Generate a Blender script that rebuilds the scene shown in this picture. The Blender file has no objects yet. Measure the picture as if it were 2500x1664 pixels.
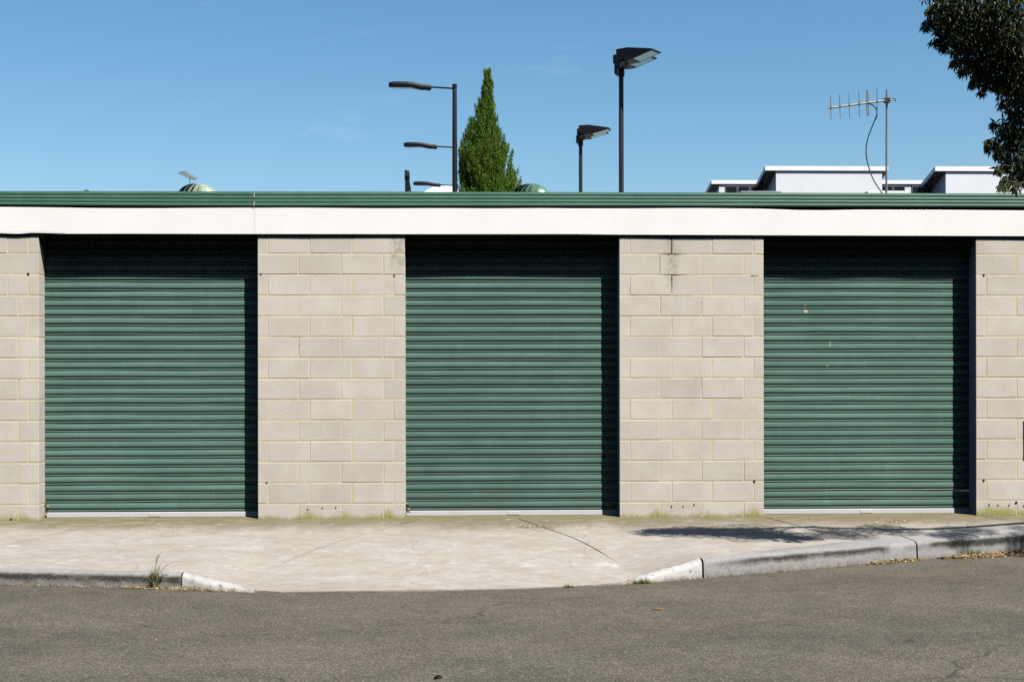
import bpy, bmesh, math, random
import numpy as np
from mathutils import Vector, Matrix

random.seed(11)
sc = bpy.context.scene
col = sc.collection

# ------------------------------------------------------------------ camera
F, CAMD, CX, CY = 3320.0, 13.128, 1250.0, 892.0      # focal length in photo pixels, metres from the wall, principal point
PSI, RHO, CZ = .032263, -.00129, 1.473               # yaw, roll, eye height above the foot of the wall
cam = bpy.data.cameras.new('camera')
cam.sensor_fit = 'HORIZONTAL'; cam.sensor_width = 36
cam.lens = 36 * F / 2500
cam.shift_x = 0; cam.shift_y = (CY - 832) / 2500
cam.clip_start = .1; cam.clip_end = 3000
camo = bpy.data.objects.new('camera', cam); col.objects.link(camo)
camo.matrix_world = (Matrix.Translation((0, -CAMD, CZ)) @ Matrix.Rotation(-PSI, 4, 'Z')
                     @ Matrix.Rotation(math.pi/2, 4, 'X') @ Matrix.Rotation(RHO, 4, 'Z'))
sc.camera = camo

# ------------------------------------------------------------------ sky, sun, exposure
SUN = Vector((.826, -1.0, 1.858)).normalized()       # towards the sun
sun = bpy.data.lights.new('sun', 'SUN'); sun.energy = 5.0; sun.angle = math.radians(.5); sun.color = (1.0, .965, .91)
suno = bpy.data.objects.new('sun', sun); col.objects.link(suno)
suno.rotation_euler = (-SUN).to_track_quat('-Z', 'Y').to_euler(); suno.location = (8, -12, 20)
w = bpy.data.worlds.new('World'); sc.world = w; w.use_nodes = True
wt = w.node_tree; wt.nodes.clear()
wo = wt.nodes.new('ShaderNodeOutputWorld'); bg = wt.nodes.new('ShaderNodeBackground')
sky = wt.nodes.new('ShaderNodeTexSky'); sky.sky_type = 'NISHITA'; sky.sun_disc = False
sky.sun_elevation = math.asin(SUN.z); sky.sun_rotation = math.atan2(SUN.x, SUN.y)
sky.altitude = 50; sky.air_density = 1.0; sky.dust_density = .9; sky.ozone_density = 3.0
bg.inputs[1].default_value = .056
wt.links.new(bg.outputs[0], wo.inputs[0])
# a few thin wisps of cloud over the whole sky
wtc = wt.nodes.new('ShaderNodeTexCoord'); wmp = wt.nodes.new('ShaderNodeMapping'); wmp.inputs['Scale'].default_value = (3.2, 3.2, 12)
wn = wt.nodes.new('ShaderNodeTexNoise'); wn.inputs['Scale'].default_value = 3.1; wn.inputs['Detail'].default_value = 7; wn.inputs['Roughness'].default_value = .62
wr = wt.nodes.new('ShaderNodeMapRange'); wr.inputs[1].default_value = .62; wr.inputs[2].default_value = .90; wr.inputs[4].default_value = .16
wm = wt.nodes.new('ShaderNodeMix'); wm.data_type = 'RGBA'
wm.inputs[7].default_value = (9, 9.4, 10, 1)
wt.links.new(wtc.outputs['Generated'], wmp.inputs[0]); wt.links.new(wmp.outputs[0], wn.inputs['Vector'])
wt.links.new(wn.outputs['Fac'], wr.inputs[0]); wt.links.new(wr.outputs[0], wm.inputs[0])
whs = wt.nodes.new('ShaderNodeHueSaturation'); whs.inputs['Hue'].default_value = .491; whs.inputs['Saturation'].default_value = 1.22; whs.inputs['Value'].default_value = 1.18
wt.links.new(sky.outputs[0], whs.inputs['Color']); wt.links.new(whs.outputs[0], wm.inputs[6]); wt.links.new(wm.outputs[2], bg.inputs[0])
vs = sc.view_settings
vs.view_transform = 'Standard'; vs.look = 'None'; vs.gamma = 1.0; vs.exposure = 1.0; vs.use_curve_mapping = False
sc.cycles.max_bounces = 6; sc.cycles.diffuse_bounces = 0; sc.cycles.use_denoising = False; sc.cycles.use_adaptive_sampling = False

# ------------------------------------------------------------------ measuring helpers (photo pixel -> place, at a known depth)
def ray(x, y):
    u, v = x - CX, y - CY; c, s = math.cos(RHO), math.sin(RHO)
    u, v = c*u + s*v, -s*u + c*v
    return Vector((math.cos(PSI)*u + math.sin(PSI)*F, -math.sin(PSI)*u + math.cos(PSI)*F, -v))
def at(x, y, Y):
    d = ray(x, y); return Vector((0, -CAMD, CZ)) + d * ((Y + CAMD) / d.y)
def atz(x, y, Z):
    d = ray(x, y); return Vector((0, -CAMD, CZ)) + d * ((Z - CZ) / d.z)
def onground(x, y):
    z = -.05
    for _ in range(12):
        p = atz(x, y, z); z = ground_z(p.x, p.y)
    return atz(x, y, z)

# ------------------------------------------------------------------ object helpers
def link(o, parent=None):
    col.objects.link(o)
    if parent is not None: o.parent = parent
    return o
def tag(o, label=None, cat=None, group=None, kind=None):
    if label: o['label'] = label
    if cat: o['category'] = cat
    if group: o['group'] = group
    if kind: o['kind'] = kind
    return o
def empty(name, loc=(0, 0, 0), label=None, cat=None, group=None, parent=None):
    o = bpy.data.objects.new(name, None); o.location = loc; o.empty_display_size = .1
    link(o, parent); return tag(o, label, cat, group)
def meshdata(name, verts, faces, m, smooth=False):
    me = bpy.data.meshes.new(name); me.from_pydata([tuple(v) for v in verts], [], faces); me.update()
    if m is not None: me.materials.append(m)
    if smooth: me.polygons.foreach_set('use_smooth', [True]*len(me.polygons))
    return me
def obj(name, me, parent=None, loc=(0, 0, 0), rot=(0, 0, 0)):
    o = bpy.data.objects.new(name, me); o.location = loc; o.rotation_euler = rot
    return link(o, parent)
class MB:
    """collects pieces of one mesh"""
    def __init__(s): s.v = []; s.f = []
    def add(s, v, f):
        n = len(s.v); s.v += [tuple(p) for p in v]; s.f += [[i+n for i in q] for q in f]; return s
    def box(s, a, b):
        (x0, y0, z0), (x1, y1, z1) = a, b
        return s.add([(x0,y0,z0),(x1,y0,z0),(x1,y1,z0),(x0,y1,z0),(x0,y0,z1),(x1,y0,z1),(x1,y1,z1),(x0,y1,z1)],
                     [(0,3,2,1),(4,5,6,7),(0,1,5,4),(1,2,6,5),(2,3,7,6),(3,0,4,7)])
    def tube(s, pts, r, n=10, caps=True):
        pts = [Vector(p) for p in pts]; rs = r if isinstance(r, (list, tuple)) else [r]*len(pts)
        rings = []
        up = Vector((0, 0, 1))
        for i, p in enumerate(pts):
            t = (pts[min(i+1, len(pts)-1)] - pts[max(i-1, 0)]).normalized()
            a = t.cross(up if abs(t.dot(up)) < .95 else Vector((1, 0, 0))).normalized(); b = t.cross(a)
            rings.append([p + (a*math.cos(2*math.pi*k/n) + b*math.sin(2*math.pi*k/n))*rs[i] for k in range(n)])
        v = [q for ring in rings for q in ring]; f = []
        for i in range(len(pts)-1):
            for k in range(n):
                f.append((i*n+k, i*n+(k+1) % n, (i+1)*n+(k+1) % n, (i+1)*n+k))
        if caps: f.append(tuple(range(n))[::-1]); f.append(tuple((len(pts)-1)*n+k for k in range(n)))
        return s.add(v, f)
    def loft(s, rings, caps=True):
        n = len(rings[0]); v = [q for r in rings for q in r]; f = []
        for i in range(len(rings)-1):
            for k in range(n): f.append((i*n+k, i*n+(k+1) % n, (i+1)*n+(k+1) % n, (i+1)*n+k))
        if caps: f.append(tuple(range(n))[::-1]); f.append(tuple((len(rings)-1)*n+k for k in range(n)))
        return s.add(v, f)
    def build(s, name, m, parent=None, loc=(0, 0, 0), rot=(0, 0, 0), smooth=False, bevel=0, seg=1):
        me = meshdata(name, s.v, s.f, m, smooth)
        bm = bmesh.new(); bm.from_mesh(me)
        bmesh.ops.recalc_face_normals(bm, faces=bm.faces)
        if bevel:
            bmesh.ops.bevel(bm, geom=[e for e in bm.edges if len(e.link_faces) == 2 and e.calc_face_angle() > .5], offset=bevel, segments=seg, affect='EDGES', profile=.6)
        bm.to_mesh(me); bm.free()
        if smooth: me.polygons.foreach_set('use_smooth', [True]*len(me.polygons)); me.set_sharp_from_angle(angle=math.radians(40))
        return obj(name, me, parent, loc, rot)

# ------------------------------------------------------------------ material helpers
class NT:
    def __init__(s, name, rough=.8, spec=.3, metal=0.0):
        s.m = bpy.data.materials.new(name); s.m.use_nodes = True; s.t = s.m.node_tree
        s.b = s.t.nodes['Principled BSDF']; s.b.inputs['Roughness'].default_value = rough
        s.b.inputs['Specular IOR Level'].default_value = spec; s.b.inputs['Metallic'].default_value = metal
        s._p = None
    def n(s, typ): return s.t.nodes.new('ShaderNode' + typ)
    def L(s, a, b): s.t.links.new(a, b)
    def put(s, sock, v):
        if isinstance(v, bpy.types.NodeSocket): s.L(v, sock)
        elif isinstance(v, (tuple, list)): sock.default_value = (*v, 1) if len(v) == 3 and sock.type == 'RGBA' else v
        else: sock.default_value = v
    def pos(s, scale=(1, 1, 1)):
        if s._p is None: s._p = s.n('NewGeometry').outputs['Position']
        if scale == (1, 1, 1): return s._p
        m = s.n('Mapping'); m.inputs['Scale'].default_value = scale; s.L(s._p, m.inputs[0]); return m.outputs[0]
    def xyz(s):
        q = s.n('SeparateXYZ'); s.L(s.pos(), q.inputs[0]); return q.outputs
    def objpos(s): return s.n('TexCoord').outputs['Object']
    def noise(s, scale, detail=3, rough=.55, vec=None, stretch=(1, 1, 1)):
        q = s.n('TexNoise'); q.inputs['Scale'].default_value = scale; q.inputs['Detail'].default_value = detail; q.inputs['Roughness'].default_value = rough
        s.L(vec if vec is not None else s.pos(stretch), q.inputs['Vector']); return q.outputs['Fac']
    def voro(s, scale, out='Color', rnd=1.0):
        q = s.n('TexVoronoi'); q.inputs['Scale'].default_value = scale; q.inputs['Randomness'].default_value = rnd
        s.L(s.pos(), q.inputs['Vector']); return q.outputs[out]
    def mr(s, v, a, b, c=0.0, d=1.0, smooth=False):
        q = s.n('MapRange'); q.interpolation_type = 'SMOOTHSTEP' if smooth else 'LINEAR'
        for i, x in enumerate((v, a, b, c, d)): s.put(q.inputs[i], x)
        return q.outputs[0]
    def math(s, op, a, b=0.0, clamp=False):
        q = s.n('Math'); q.operation = op; q.use_clamp = clamp; s.put(q.inputs[0], a); s.put(q.inputs[1], b); return q.outputs[0]
    def mix(s, f, a, b, blend='MIX'):
        q = s.n('Mix'); q.data_type = 'RGBA'; q.blend_type = blend; s.put(q.inputs[0], f); s.put(q.inputs[6], a); s.put(q.inputs[7], b); return q.outputs[2]
    def val(s, c, k):       # colour times a factor
        q = s.n('HueSaturation'); s.put(q.inputs['Color'], c); s.put(q.inputs['Value'], k); return q.outputs[0]
    def rnd(s): return s.n('ObjectInfo').outputs['Random']
    def island(s): return s.n('NewGeometry').outputs['Random Per Island']
    def base(s, c): s.put(s.b.inputs['Base Color'], c); return s
    def bump(s, h, strength=.3, dist=.002):
        q = s.n('Bump'); q.inputs['Strength'].default_value = strength; q.inputs['Distance'].default_value = dist
        s.L(h, q.inputs['Height']); s.L(q.outputs[0], s.b.inputs['Normal']); return s

# ------------------------------------------------------------------ materials
def m_block():
    t = NT('concrete_block', .93, .15)
    x, y, z = t.xyz()
    g = t.noise(130, 4, .75); g2 = t.noise(60, 3, .6); big = t.noise(3.5, 4, .6)
    c = t.mix(t.mr(big, .3, .7), (0.404, 0.370, 0.321), (0.474, 0.443, 0.393))
    c = t.val(c, t.mr(t.rnd(), 0, 1, .95, 1.05))
    c = t.val(c, t.mr(g, .25, .75, .74, 1.25))
    c = t.mix(t.mr(t.noise(150, 3, .7), .63, .70, 0, .45), c, (0.201, 0.187, 0.158))
    c = t.mix(t.mr(g2, .56, .78, 0, .22), c, (0.503, 0.458, 0.347))
    # pale scuffs
    sc_ = t.math('MULTIPLY', t.mr(t.noise(5.2, 5, .7), .64, .72), t.mr(g, .4, .6))
    c = t.mix(t.math('MULTIPLY', sc_, .45), c, (0.625, 0.605, 0.547))
    # dark weather streak under the fascia joint on the middle-right pier, and at the head of each pier
    xs = at(1641, 620, 0).x
    wob = t.math('MULTIPLY_ADD', t.noise(9, 3), .10); t.t.nodes[-1].inputs[2].default_value = -.05
    dx = t.math('ABSOLUTE', t.math('SUBTRACT', t.math('ADD', x, wob), xs))
    st = t.math('MULTIPLY', t.mr(dx, .11, .005, 0, 1, True), t.mr(z, 2.12, 2.42, 0, 1))
    st = t.math('MULTIPLY', st, t.mr(t.noise(22, 4, .7), .36, .62))
    c = t.mix(t.math('MULTIPLY', st, .5), c, (0.085, 0.080, 0.052))
    x2 = at(965, 620, 0).x
    d2 = t.math('ABSOLUTE', t.math('SUBTRACT', x, x2 + .02))
    s2 = t.math('MULTIPLY', t.math('MULTIPLY', t.mr(d2, .10, .02, 0, 1, True), t.mr(z, 2.30, 2.5)), t.mr(t.noise(14, 4, .7), .36, .66))
    c = t.mix(t.math('MULTIPLY', s2, .6), c, (0.131, 0.126, 0.078))
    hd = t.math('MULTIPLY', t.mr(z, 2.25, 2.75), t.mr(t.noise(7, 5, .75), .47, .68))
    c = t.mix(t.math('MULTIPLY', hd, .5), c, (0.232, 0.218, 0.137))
    # moss and damp at the foot
    h = t.mr(t.noise(3.1, 3, .6, stretch=(1, 1, .15)), .3, .7, .0, .125)
    h = t.math('ADD', h, t.mr(x, 4.9, 5.0, 0, .055))
    ms = t.math('MULTIPLY', t.mr(z, h, t.math('SUBTRACT', h, .07), 0, 1), t.mr(t.noise(60, 4, .75), .28, .52))
    c = t.mix(t.math('MULTIPLY', ms, .9), c, (0.211, 0.210, 0.020))
    d0 = t.math('MULTIPLY', t.mr(z, .035, -.01), t.mr(t.noise(30, 3), .3, .6))
    c = t.mix(t.math('MULTIPLY', d0, .7), c, (0.131, 0.120, 0.062))
    t.base(c)
    t.bump(t.math('ADD', g, t.math('MULTIPLY', g2, .7)), .55, .0025)
    return t.m
def m_mortar():
    t = NT('mortar', .95, .1)
    x, y, z = t.xyz()
    c = t.mix(t.mr(t.noise(6, 4, .6), .3, .7), (0.473, 0.400, 0.240), (0.525, 0.473, 0.337))
    c = t.val(c, t.mr(t.noise(180, 2), .3, .7, .85, 1.12))
    dk = t.math('MULTIPLY', t.mr(t.noise(2.6, 5, .7), .57, .68), t.mr(z, .9, 2.6, .25, .9))
    c = t.mix(dk, c, (0.127, 0.112, 0.057))
    xs = at(1641, 620, 0).x
    st = t.math('MULTIPLY', t.mr(t.math('ABSOLUTE', t.math('SUBTRACT', x, xs)), .16, .03), t.mr(z, 2.1, 2.3))
    c = t.mix(t.math('MULTIPLY', st, .9), c, (0.040, 0.034, 0.019))
    ms = t.math('MULTIPLY', t.mr(z, .10, .0), t.mr(t.noise(40, 3), .35, .6))
    c = t.mix(t.math('MULTIPLY', ms, .8), c, (0.135, 0.128, 0.019))
    return t.base(c).bump(t.noise(220, 3), .4, .002).m
def m_concrete():
    t = NT('footpath_concrete', .92, .15)
    x, y, z = t.xyz()
    fine = t.noise(100, 4, .75); mid = t.noise(10, 6, .72, stretch=(.75, 1.1, 1)); big = t.noise(1.6, 6, .68, stretch=(.8, 1.25, 1))
    c = t.mix(t.mr(big, .32, .68), (0.244, 0.222, 0.195), (0.315, 0.297, 0.271))
    c = t.mix(t.mr(mid, .36, .62, .65, 0), c, (0.202, 0.175, 0.138))
    c = t.mix(t.mr(mid, .60, .78, 0, .5), c, (0.359, 0.352, 0.332))
    c = t.val(c, t.mr(fine, .25, .75, .76, 1.20))
    c = t.mix(t.mr(t.noise(120, 3, .7), .64, .70, 0, .45), c, (0.120, 0.100, 0.077))
    # damp grime and moss in a band along the foot of the wall
    edge = t.math('ADD', y, t.math('MULTIPLY', t.math('SUBTRACT', t.noise(1.9, 4, .6, stretch=(1, .35, 1)), .5), 1.1))
    g = t.math('MULTIPLY', t.mr(edge, -.95, -.18, 0, 1, True), t.mr(t.noise(6, 6, .75, stretch=(.6, 1, 1)), .20, .50))
    c = t.mix(t.math('MULTIPLY', g, .96), c, (0.123, 0.107, 0.065))
    ms = t.math('MULTIPLY', t.mr(y, -.14, -.01), t.mr(t.noise(9, 4, .7), .42, .62))
    c = t.mix(t.math('MULTIPLY', ms, .7), c, (0.135, 0.125, 0.031))
    # tyre-brown scuffing where the crossing meets the road
    k = t.math('MULTIPLY', t.mr(y, -2.75, -3.0), t.mr(t.noise(6, 5, .7, stretch=(.4, 1, 1)), .45, .65))
    c = t.mix(t.math('MULTIPLY', k, .45), c, (0.165, 0.135, 0.101))
    pt = t.mr(t.noise(2.8, 6, .72), .60, .70, 0, .5); c = t.mix(pt, c, (.20, .165, .12))
    pl = t.mr(t.noise(3.7, 6, .72), .60, .72, 0, .55); c = t.mix(pl, c, (.42, .41, .395))
    sp = t.mr(t.noise(38, 3, .7), .68, .73, 0, .8)
    c = t.mix(sp, c, (0.105, 0.084, 0.055))
    # hairline cracks
    cr = t.n('TexVoronoi'); cr.feature = 'DISTANCE_TO_EDGE'; cr.inputs['Scale'].default_value = .55
    wv = t.n('VectorMath'); wv.operation = 'ADD'; nz = t.n('TexNoise'); nz.inputs['Scale'].default_value = 3; nz.inputs['Detail'].default_value = 5
    t.L(t.pos(), nz.inputs['Vector']); t.L(t.pos(), wv.inputs[0]); sv = t.n('VectorMath'); sv.operation = 'SCALE'; sv.inputs['Scale'].default_value = .28
    t.L(nz.outputs['Color'], sv.inputs[0]); t.L(sv.outputs[0], wv.inputs[1]); t.L(wv.outputs[0], cr.inputs['Vector'])
    c = t.mix(t.math('MULTIPLY', t.mr(cr.outputs['Distance'], .0035, .001), .45), c, (0.128, 0.107, 0.077))
    t.base(c)
    return t.bump(t.math('ADD', t.math('MULTIPLY', fine, .6), mid), .45, .003).m
def m_kerb():
    t = NT('kerb_concrete', .92, .15)
    x, y, z = t.xyz()
    c = t.mix(t.mr(t.noise(3, 5, .65), .3, .7), (0.189, 0.184, 0.178), (0.239, 0.234, 0.227))
    c = t.val(c, t.mr(t.noise(170, 3, .7), .25, .75, .82, 1.14))
    c = t.mix(t.mr(t.noise(26, 6, .8), .53, .66, 0, .65), c, (0.101, 0.088, 0.069))
    # black lichen band on the upper half of the kerb face (own shape, broken up by noise)
    gn = t.n('NewGeometry'); ns = t.n('SeparateXYZ'); t.L(gn.outputs['Normal'], ns.inputs[0])
    face = t.mr(ns.outputs[2], .93, .55)
    zt = t.mr(x, -3, 5, -.115, -.045)
    wob = t.math('MULTIPLY', t.math('SUBTRACT', t.noise(6, 5, .75), .5), .10)
    dz = t.math('ABSOLUTE', t.math('SUBTRACT', t.math('ADD', z, wob), zt))
    ln = t.math('MULTIPLY', t.mr(dz, .058, .018), t.mr(t.noise(1.3, 4, .6, stretch=(1, .2, .2)), .32, .48))
    ln = t.math('MULTIPLY', t.math('MULTIPLY', ln, face), t.mr(t.noise(55, 5, .8), .22, .46))
    wing = t.math('MULTIPLY', t.mr(x, -2.15, -2.1, 1, 0), 1.0); wing2 = t.mr(x, 1.85, 2.3, 0, 1)
    ln = t.math('MULTIPLY', ln, t.math('MAXIMUM', wing, wing2))
    c = t.mix(t.math('MULTIPLY', ln, .97), c, (0.023, 0.024, 0.018))
    ft = t.math('MULTIPLY', t.mr(z, -.135, -.18), t.mr(t.noise(16, 4, .7), .38, .62))
    c = t.mix(t.math('MULTIPLY', ft, .7), c, (0.106, 0.083, 0.042))
    return t.base(c).bump(t.noise(60, 6, .75), .7, .006).m
def m_ramp():
    t = NT('ramp_cement', .92, .15)
    c = t.mix(t.mr(t.noise(5, 5, .65), .3, .7), (.30, .29, .28), (.40, .39, .38))
    c = t.val(c, t.mr(t.noise(160, 3, .7), .25, .75, .82, 1.14))
    c = t.mix(t.mr(t.noise(26, 5, .75), .57, .64, 0, .85), c, (.045, .045, .035))
    x, y, z = t.xyz()
    c = t.mix(t.math('MULTIPLY', t.mr(z, -.15, -.185), t.mr(t.noise(16, 4, .7), .34, .6)), c, (.13, .10, .05))
    return t.base(c).bump(t.noise(60, 6, .75), .8, .008).m
def m_asphalt():
    t = NT('asphalt', .93, .2)
    cells = t.voro(140); sp = t.n('SeparateColor'); t.L(cells, sp.inputs[0])
    d = t.voro(140, 'Distance')
    big = t.noise(.8, 5, .6, stretch=(.5, 1.6, 1)); mid = t.noise(9, 4, .65)
    c = t.mix(t.mr(big, .3, .7), (0.060, 0.055, 0.044), (0.079, 0.071, 0.056))
    c = t.val(c, t.mr(mid, .3, .7, .90, 1.10))
    c = t.val(c, t.mr(sp.outputs[0], 0, 1, .55, 1.45))
    c = t.mix(t.mr(sp.outputs[1], .88, .96, 0, .9), c, (0.184, 0.157, 0.115))
    c = t.mix(t.mr(sp.outputs[2], .93, .96, 0, .7), c, (0.025, 0.022, 0.019))
    c = t.mix(t.mr(t.noise(33, 3), .69, .73, 0, .5), c, (0.141, 0.114, 0.070))
    # dusty edge along the kerb
    x, y, z = t.xyz()
    lane = t.math('ADD', y, t.math('MULTIPLY', t.noise(.5, 3), 1.2))
    c = t.val(c, t.mr(t.math('SINE', t.math('MULTIPLY', lane, 3.4)), -1, 1, .93, 1.07))
    c = t.val(c, t.mr(t.noise(2.6, 4, .6), .36, .66, .88, 1.12))
    cv = t.n('TexVoronoi'); cv.feature = 'DISTANCE_TO_EDGE'; cv.inputs['Scale'].default_value = .42
    wv = t.n('VectorMath'); wv.operation = 'ADD'; nz = t.n('TexNoise'); nz.inputs['Scale'].default_value = 2.5; nz.inputs['Detail'].default_value = 6
    t.L(t.pos((.6, 1.4, 1)), nz.inputs['Vector']); t.L(t.pos((.6, 1.4, 1)), wv.inputs[0]); sv = t.n('VectorMath'); sv.operation = 'SCALE'; sv.inputs['Scale'].default_value = .35
    t.L(nz.outputs['Color'], sv.inputs[0]); t.L(sv.outputs[0], wv.inputs[1]); t.L(wv.outputs[0], cv.inputs['Vector'])
    ck = t.math('MULTIPLY', t.mr(cv.outputs['Distance'], .005, .0015), t.mr(t.noise(1.1, 2), .48, .56))
    c = t.mix(t.math('MULTIPLY', ck, .7), c, (0.024, 0.021, 0.020))
    c = t.mix(t.math('MULTIPLY', t.mr(y, -3.9, -2.7), t.mr(t.noise(3, 4), .4, .7, 0, .35)), c, (0.091, 0.078, 0.051))
    t.base(c)
    return t.bump(t.math('ADD', t.math('MULTIPLY', d, -1.6), t.math('MULTIPLY', mid, .5)), .55, .004).m
def m_white(name='white_paint', a=(.645, .637, .618), b=(.69, .683, .665)):
    t = NT(name, .5, .35)
    x, y, z = t.xyz()
    c = t.mix(t.mr(t.noise(2.2, 4, .6), .3, .7), a, b)
    c = t.mix(t.mr(t.noise(13, 6, .75, stretch=(.35, 1, 1.6)), .67, .74, 0, .3), c, (.36, .34, .30))
    c = t.mix(t.mr(t.noise(120, 3), .70, .74, 0, .3), c, (.35, .32, .26))
    return t.base(c).bump(t.noise(9, 4), .15, .004).m
def m_green(name, a, b, rough=.42, marks=()):
    t = NT(name, rough, .25)
    x, y, z = t.xyz()
    c = t.mix(t.mr(t.noise(2.1, 5, .65), .3, .7), a, b)
    c = t.val(c, t.mr(t.noise(110, 4, .75), .25, .75, .84, 1.16))
    c = t.val(c, t.mr(t.rnd(), 0, 1, .95, 1.05))
    c = t.mix(t.mr(t.noise(5, 5, .7, stretch=(1, 1, .25)), .58, .75, 0, .30), c, tuple(k*1.5 for k in b))
    c = t.mix(t.mr(t.noise(45, 4, .7), .69, .75, 0, .4), c, tuple(k*.5 for k in a))
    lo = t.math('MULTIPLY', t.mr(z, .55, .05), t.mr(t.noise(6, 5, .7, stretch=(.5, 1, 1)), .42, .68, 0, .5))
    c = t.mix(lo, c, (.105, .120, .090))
    for (mx, mz, r) in marks:       # dabs of cream paint
        ddx = t.math('SUBTRACT', x, mx); ddz = t.math('MULTIPLY', t.math('SUBTRACT', z, mz), 1.3)
        dd = t.math('SQRT', t.math('ADD', t.math('MULTIPLY', ddx, ddx), t.math('MULTIPLY', ddz, ddz)))
        dd = t.math('ADD', dd, t.math('MULTIPLY', t.math('SUBTRACT', t.noise(60, 3), .5), r*2.2))
        c = t.mix(t.mr(dd, r, r*.55, 0, .9), c, (.50, .42, .25))
    t.base(c)
    t.L(t.mr(t.noise(9, 4), .3, .7, rough-.06, rough+.12), t.b.inputs['Roughness'])
    return t.bump(t.noise(5, 3), .08, .01).m
def m_plain(name, c, rough=.6, spec=.3, metal=0.0, var=.12, scale=20):
    t = NT(name, rough, spec, metal)
    cc = t.val(c if False else t.mix(t.mr(t.noise(scale, 4, .6), .3, .7), tuple(k*(1-var) for k in c), tuple(min(1, k*(1+var)) for k in c)), t.mr(t.rnd(), 0, 1, 1-var/2, 1+var/2))
    return t.base(cc).m
def m_leaf(name, a, b, c3, rough=.5, trans=.25):
    t = NT(name, rough, .35)
    r = t.island()
    c = t.mix(t.mr(r, 0, .8), a, b); c = t.mix(t.mr(r, .86, .93), c, c3)
    t.base(c)
    tr = t.n('BsdfTranslucent'); t.put(tr.inputs[0], t.val(c, 1.25)); mx = t.n('MixShader'); mx.inputs[0].default_value = trans
    out = t.t.nodes['Material Output']; t.L(t.b.outputs[0], mx.inputs[1]); t.L(tr.outputs[0], mx.inputs[2]); t.L(mx.outputs[0], out.inputs[0])
    return t.m
def m_conifer():
    t = NT('cypress_foliage', .6, .25)
    r = t.island()
    c = t.mix(t.mr(r, 0, 1), (.030, .076, .006), (.120, .205, .015))
    n_ = t.noise(2.2, 3)
    c = t.mix(t.mr(n_, .5, .75, 0, .5), c, (.10, .18, .015))
    c = t.mix(t.mr(r, .985, .995, 0, .7), c, (.14, .09, .025))
    t.base(c)
    tr = t.n('BsdfTranslucent'); t.put(tr.inputs[0], c); mx = t.n('MixShader'); mx.inputs[0].default_value = .2
    out = t.t.nodes['Material Output']; t.L(t.b.outputs[0], mx.inputs[1]); t.L(tr.outputs[0], mx.inputs[2]); t.L(mx.outputs[0], out.inputs[0])
    return t.m
def m_litter():
    t = NT('dead_leaf', .8, .2)
    r = t.island()
    c = t.mix(t.mr(r, 0, .5), (.16, .085, .030), (.34, .23, .095)); c = t.mix(t.mr(r, .55, 1), c, (.46, .36, .20))
    return t.base(c).m

DOOR_MARKS = [(at(1967, 745, .19).x, at(1967, 747, .19).z, .019), (at(1968, 760, .19).x, at(1968, 760, .19).z, .023),
              (at(2027, 836, .19).x, at(2027, 836, .19).z, .013), (at(2027, 842, .19).x, at(2027, 842, .19).z, .014), (at(2020, 893, .19).x, at(2020, 893, .19).z, .018)]
GA, GB = (.082, .152, .125), (.105, .183, .153)
M = dict(
    block=m_block(), mortar=m_mortar(), concrete=m_concrete(), kerb=m_kerb(), ramp=m_ramp(), asphalt=m_asphalt(),
    white=m_white(), farwhite=m_white('white_render', (.60, .60, .60), (.66, .66, .66)), farshaded=m_white('shaded_white_render', (.53, .535, .55), (.56, .565, .58)), rail=m_white('white_rail', (.42, .42, .43), (.47, .47, .48)),
    gutter=m_green('gutter_green', (.040, .100, .073), (.055, .124, .091), .40), door=m_green('door_green', GA, GB), door_dark=m_green('door_green_deeper', tuple(k*.94 for k in GA), tuple(k*q for k, q in zip(GB, (.93, .96, 1.0)))), door_marked=m_green('door_green_dabbed', GA, GB, .42, DOOR_MARKS),
    timber=m_plain('weathered_timber', (.20, .165, .125), .9, .1, var=.3), soil=m_plain('joint_soil', (.19, .155, .10), .95, .05, var=.4, scale=60),
    seal=m_plain('rubber_seal', (.36, .27, .13), .8, .1), roof=m_plain('roof_green', (.06, .14, .10), .5, .3),
    black=m_plain('black_powder_coat', (.005, .0055, .007), .5, .22), dgrey=m_plain('dark_grey_metal', (.016, .018, .022), .5, .3),
    lens=m_plain('lamp_lens', (.24, .46, .56), .22, .5, .85), galv=m_plain('galvanised_steel', (.20, .21, .22), .45, .4, .4), alu=m_plain('aluminium', (.17, .155, .125), .5, .4, .3),
    vent_pale=m_plain('pale_green_vent', (.21, .26, .20), .5, .4, .15), vent_green=m_plain('green_vent', (.13, .22, .145), .30, .6, .45), vent_dark=m_plain('dark_green_vent', (.03, .07, .06), .5, .3),
    cable=m_plain('black_cable', (.012, .016, .022), .5, .3), bark=m_plain('bark', (.085, .065, .048), .95, .1, var=.35, scale=14),
    conifer=m_conifer(), leaf=m_leaf('tree_leaf', (.012, .022, .007), (.046, .062, .018), (.13, .145, .045), .42, .18),
    grass=m_leaf('grass_blade', (.06, .11, .02), (.12, .18, .04), (.24, .22, .08), .6, .3), straw=m_leaf('dry_grass', (.20, .21, .08), (.30, .28, .13), (.36, .30, .15), .7, .2),
    litter=m_litter(), glass=m_plain('dark_window_glass', (.012, .016, .020), .06, .6), frame=m_plain('grey_frame', (.10, .10, .11), .5, .3),
    hole=m_plain('dark_hole', (.010, .009, .008), .9, .05), rust=m_plain('rusty_bolt', (.075, .045, .028), .8, .2, var=.4), chip=m_plain('bare_chip', (.50, .52, .47), .8, .1),
    beige=m_plain('beige_tile', (.38, .35, .31), .8, .2), tan=m_plain('bark_strip', (.17, .095, .032), .8, .2, var=.35, scale=60), greybox=m_plain('dark_grey_paint', (.035, .035, .035), .5, .3), ground=m_plain('car_park_ground', (.20, .20, .19), .95, .1, var=.3, scale=1))

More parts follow.
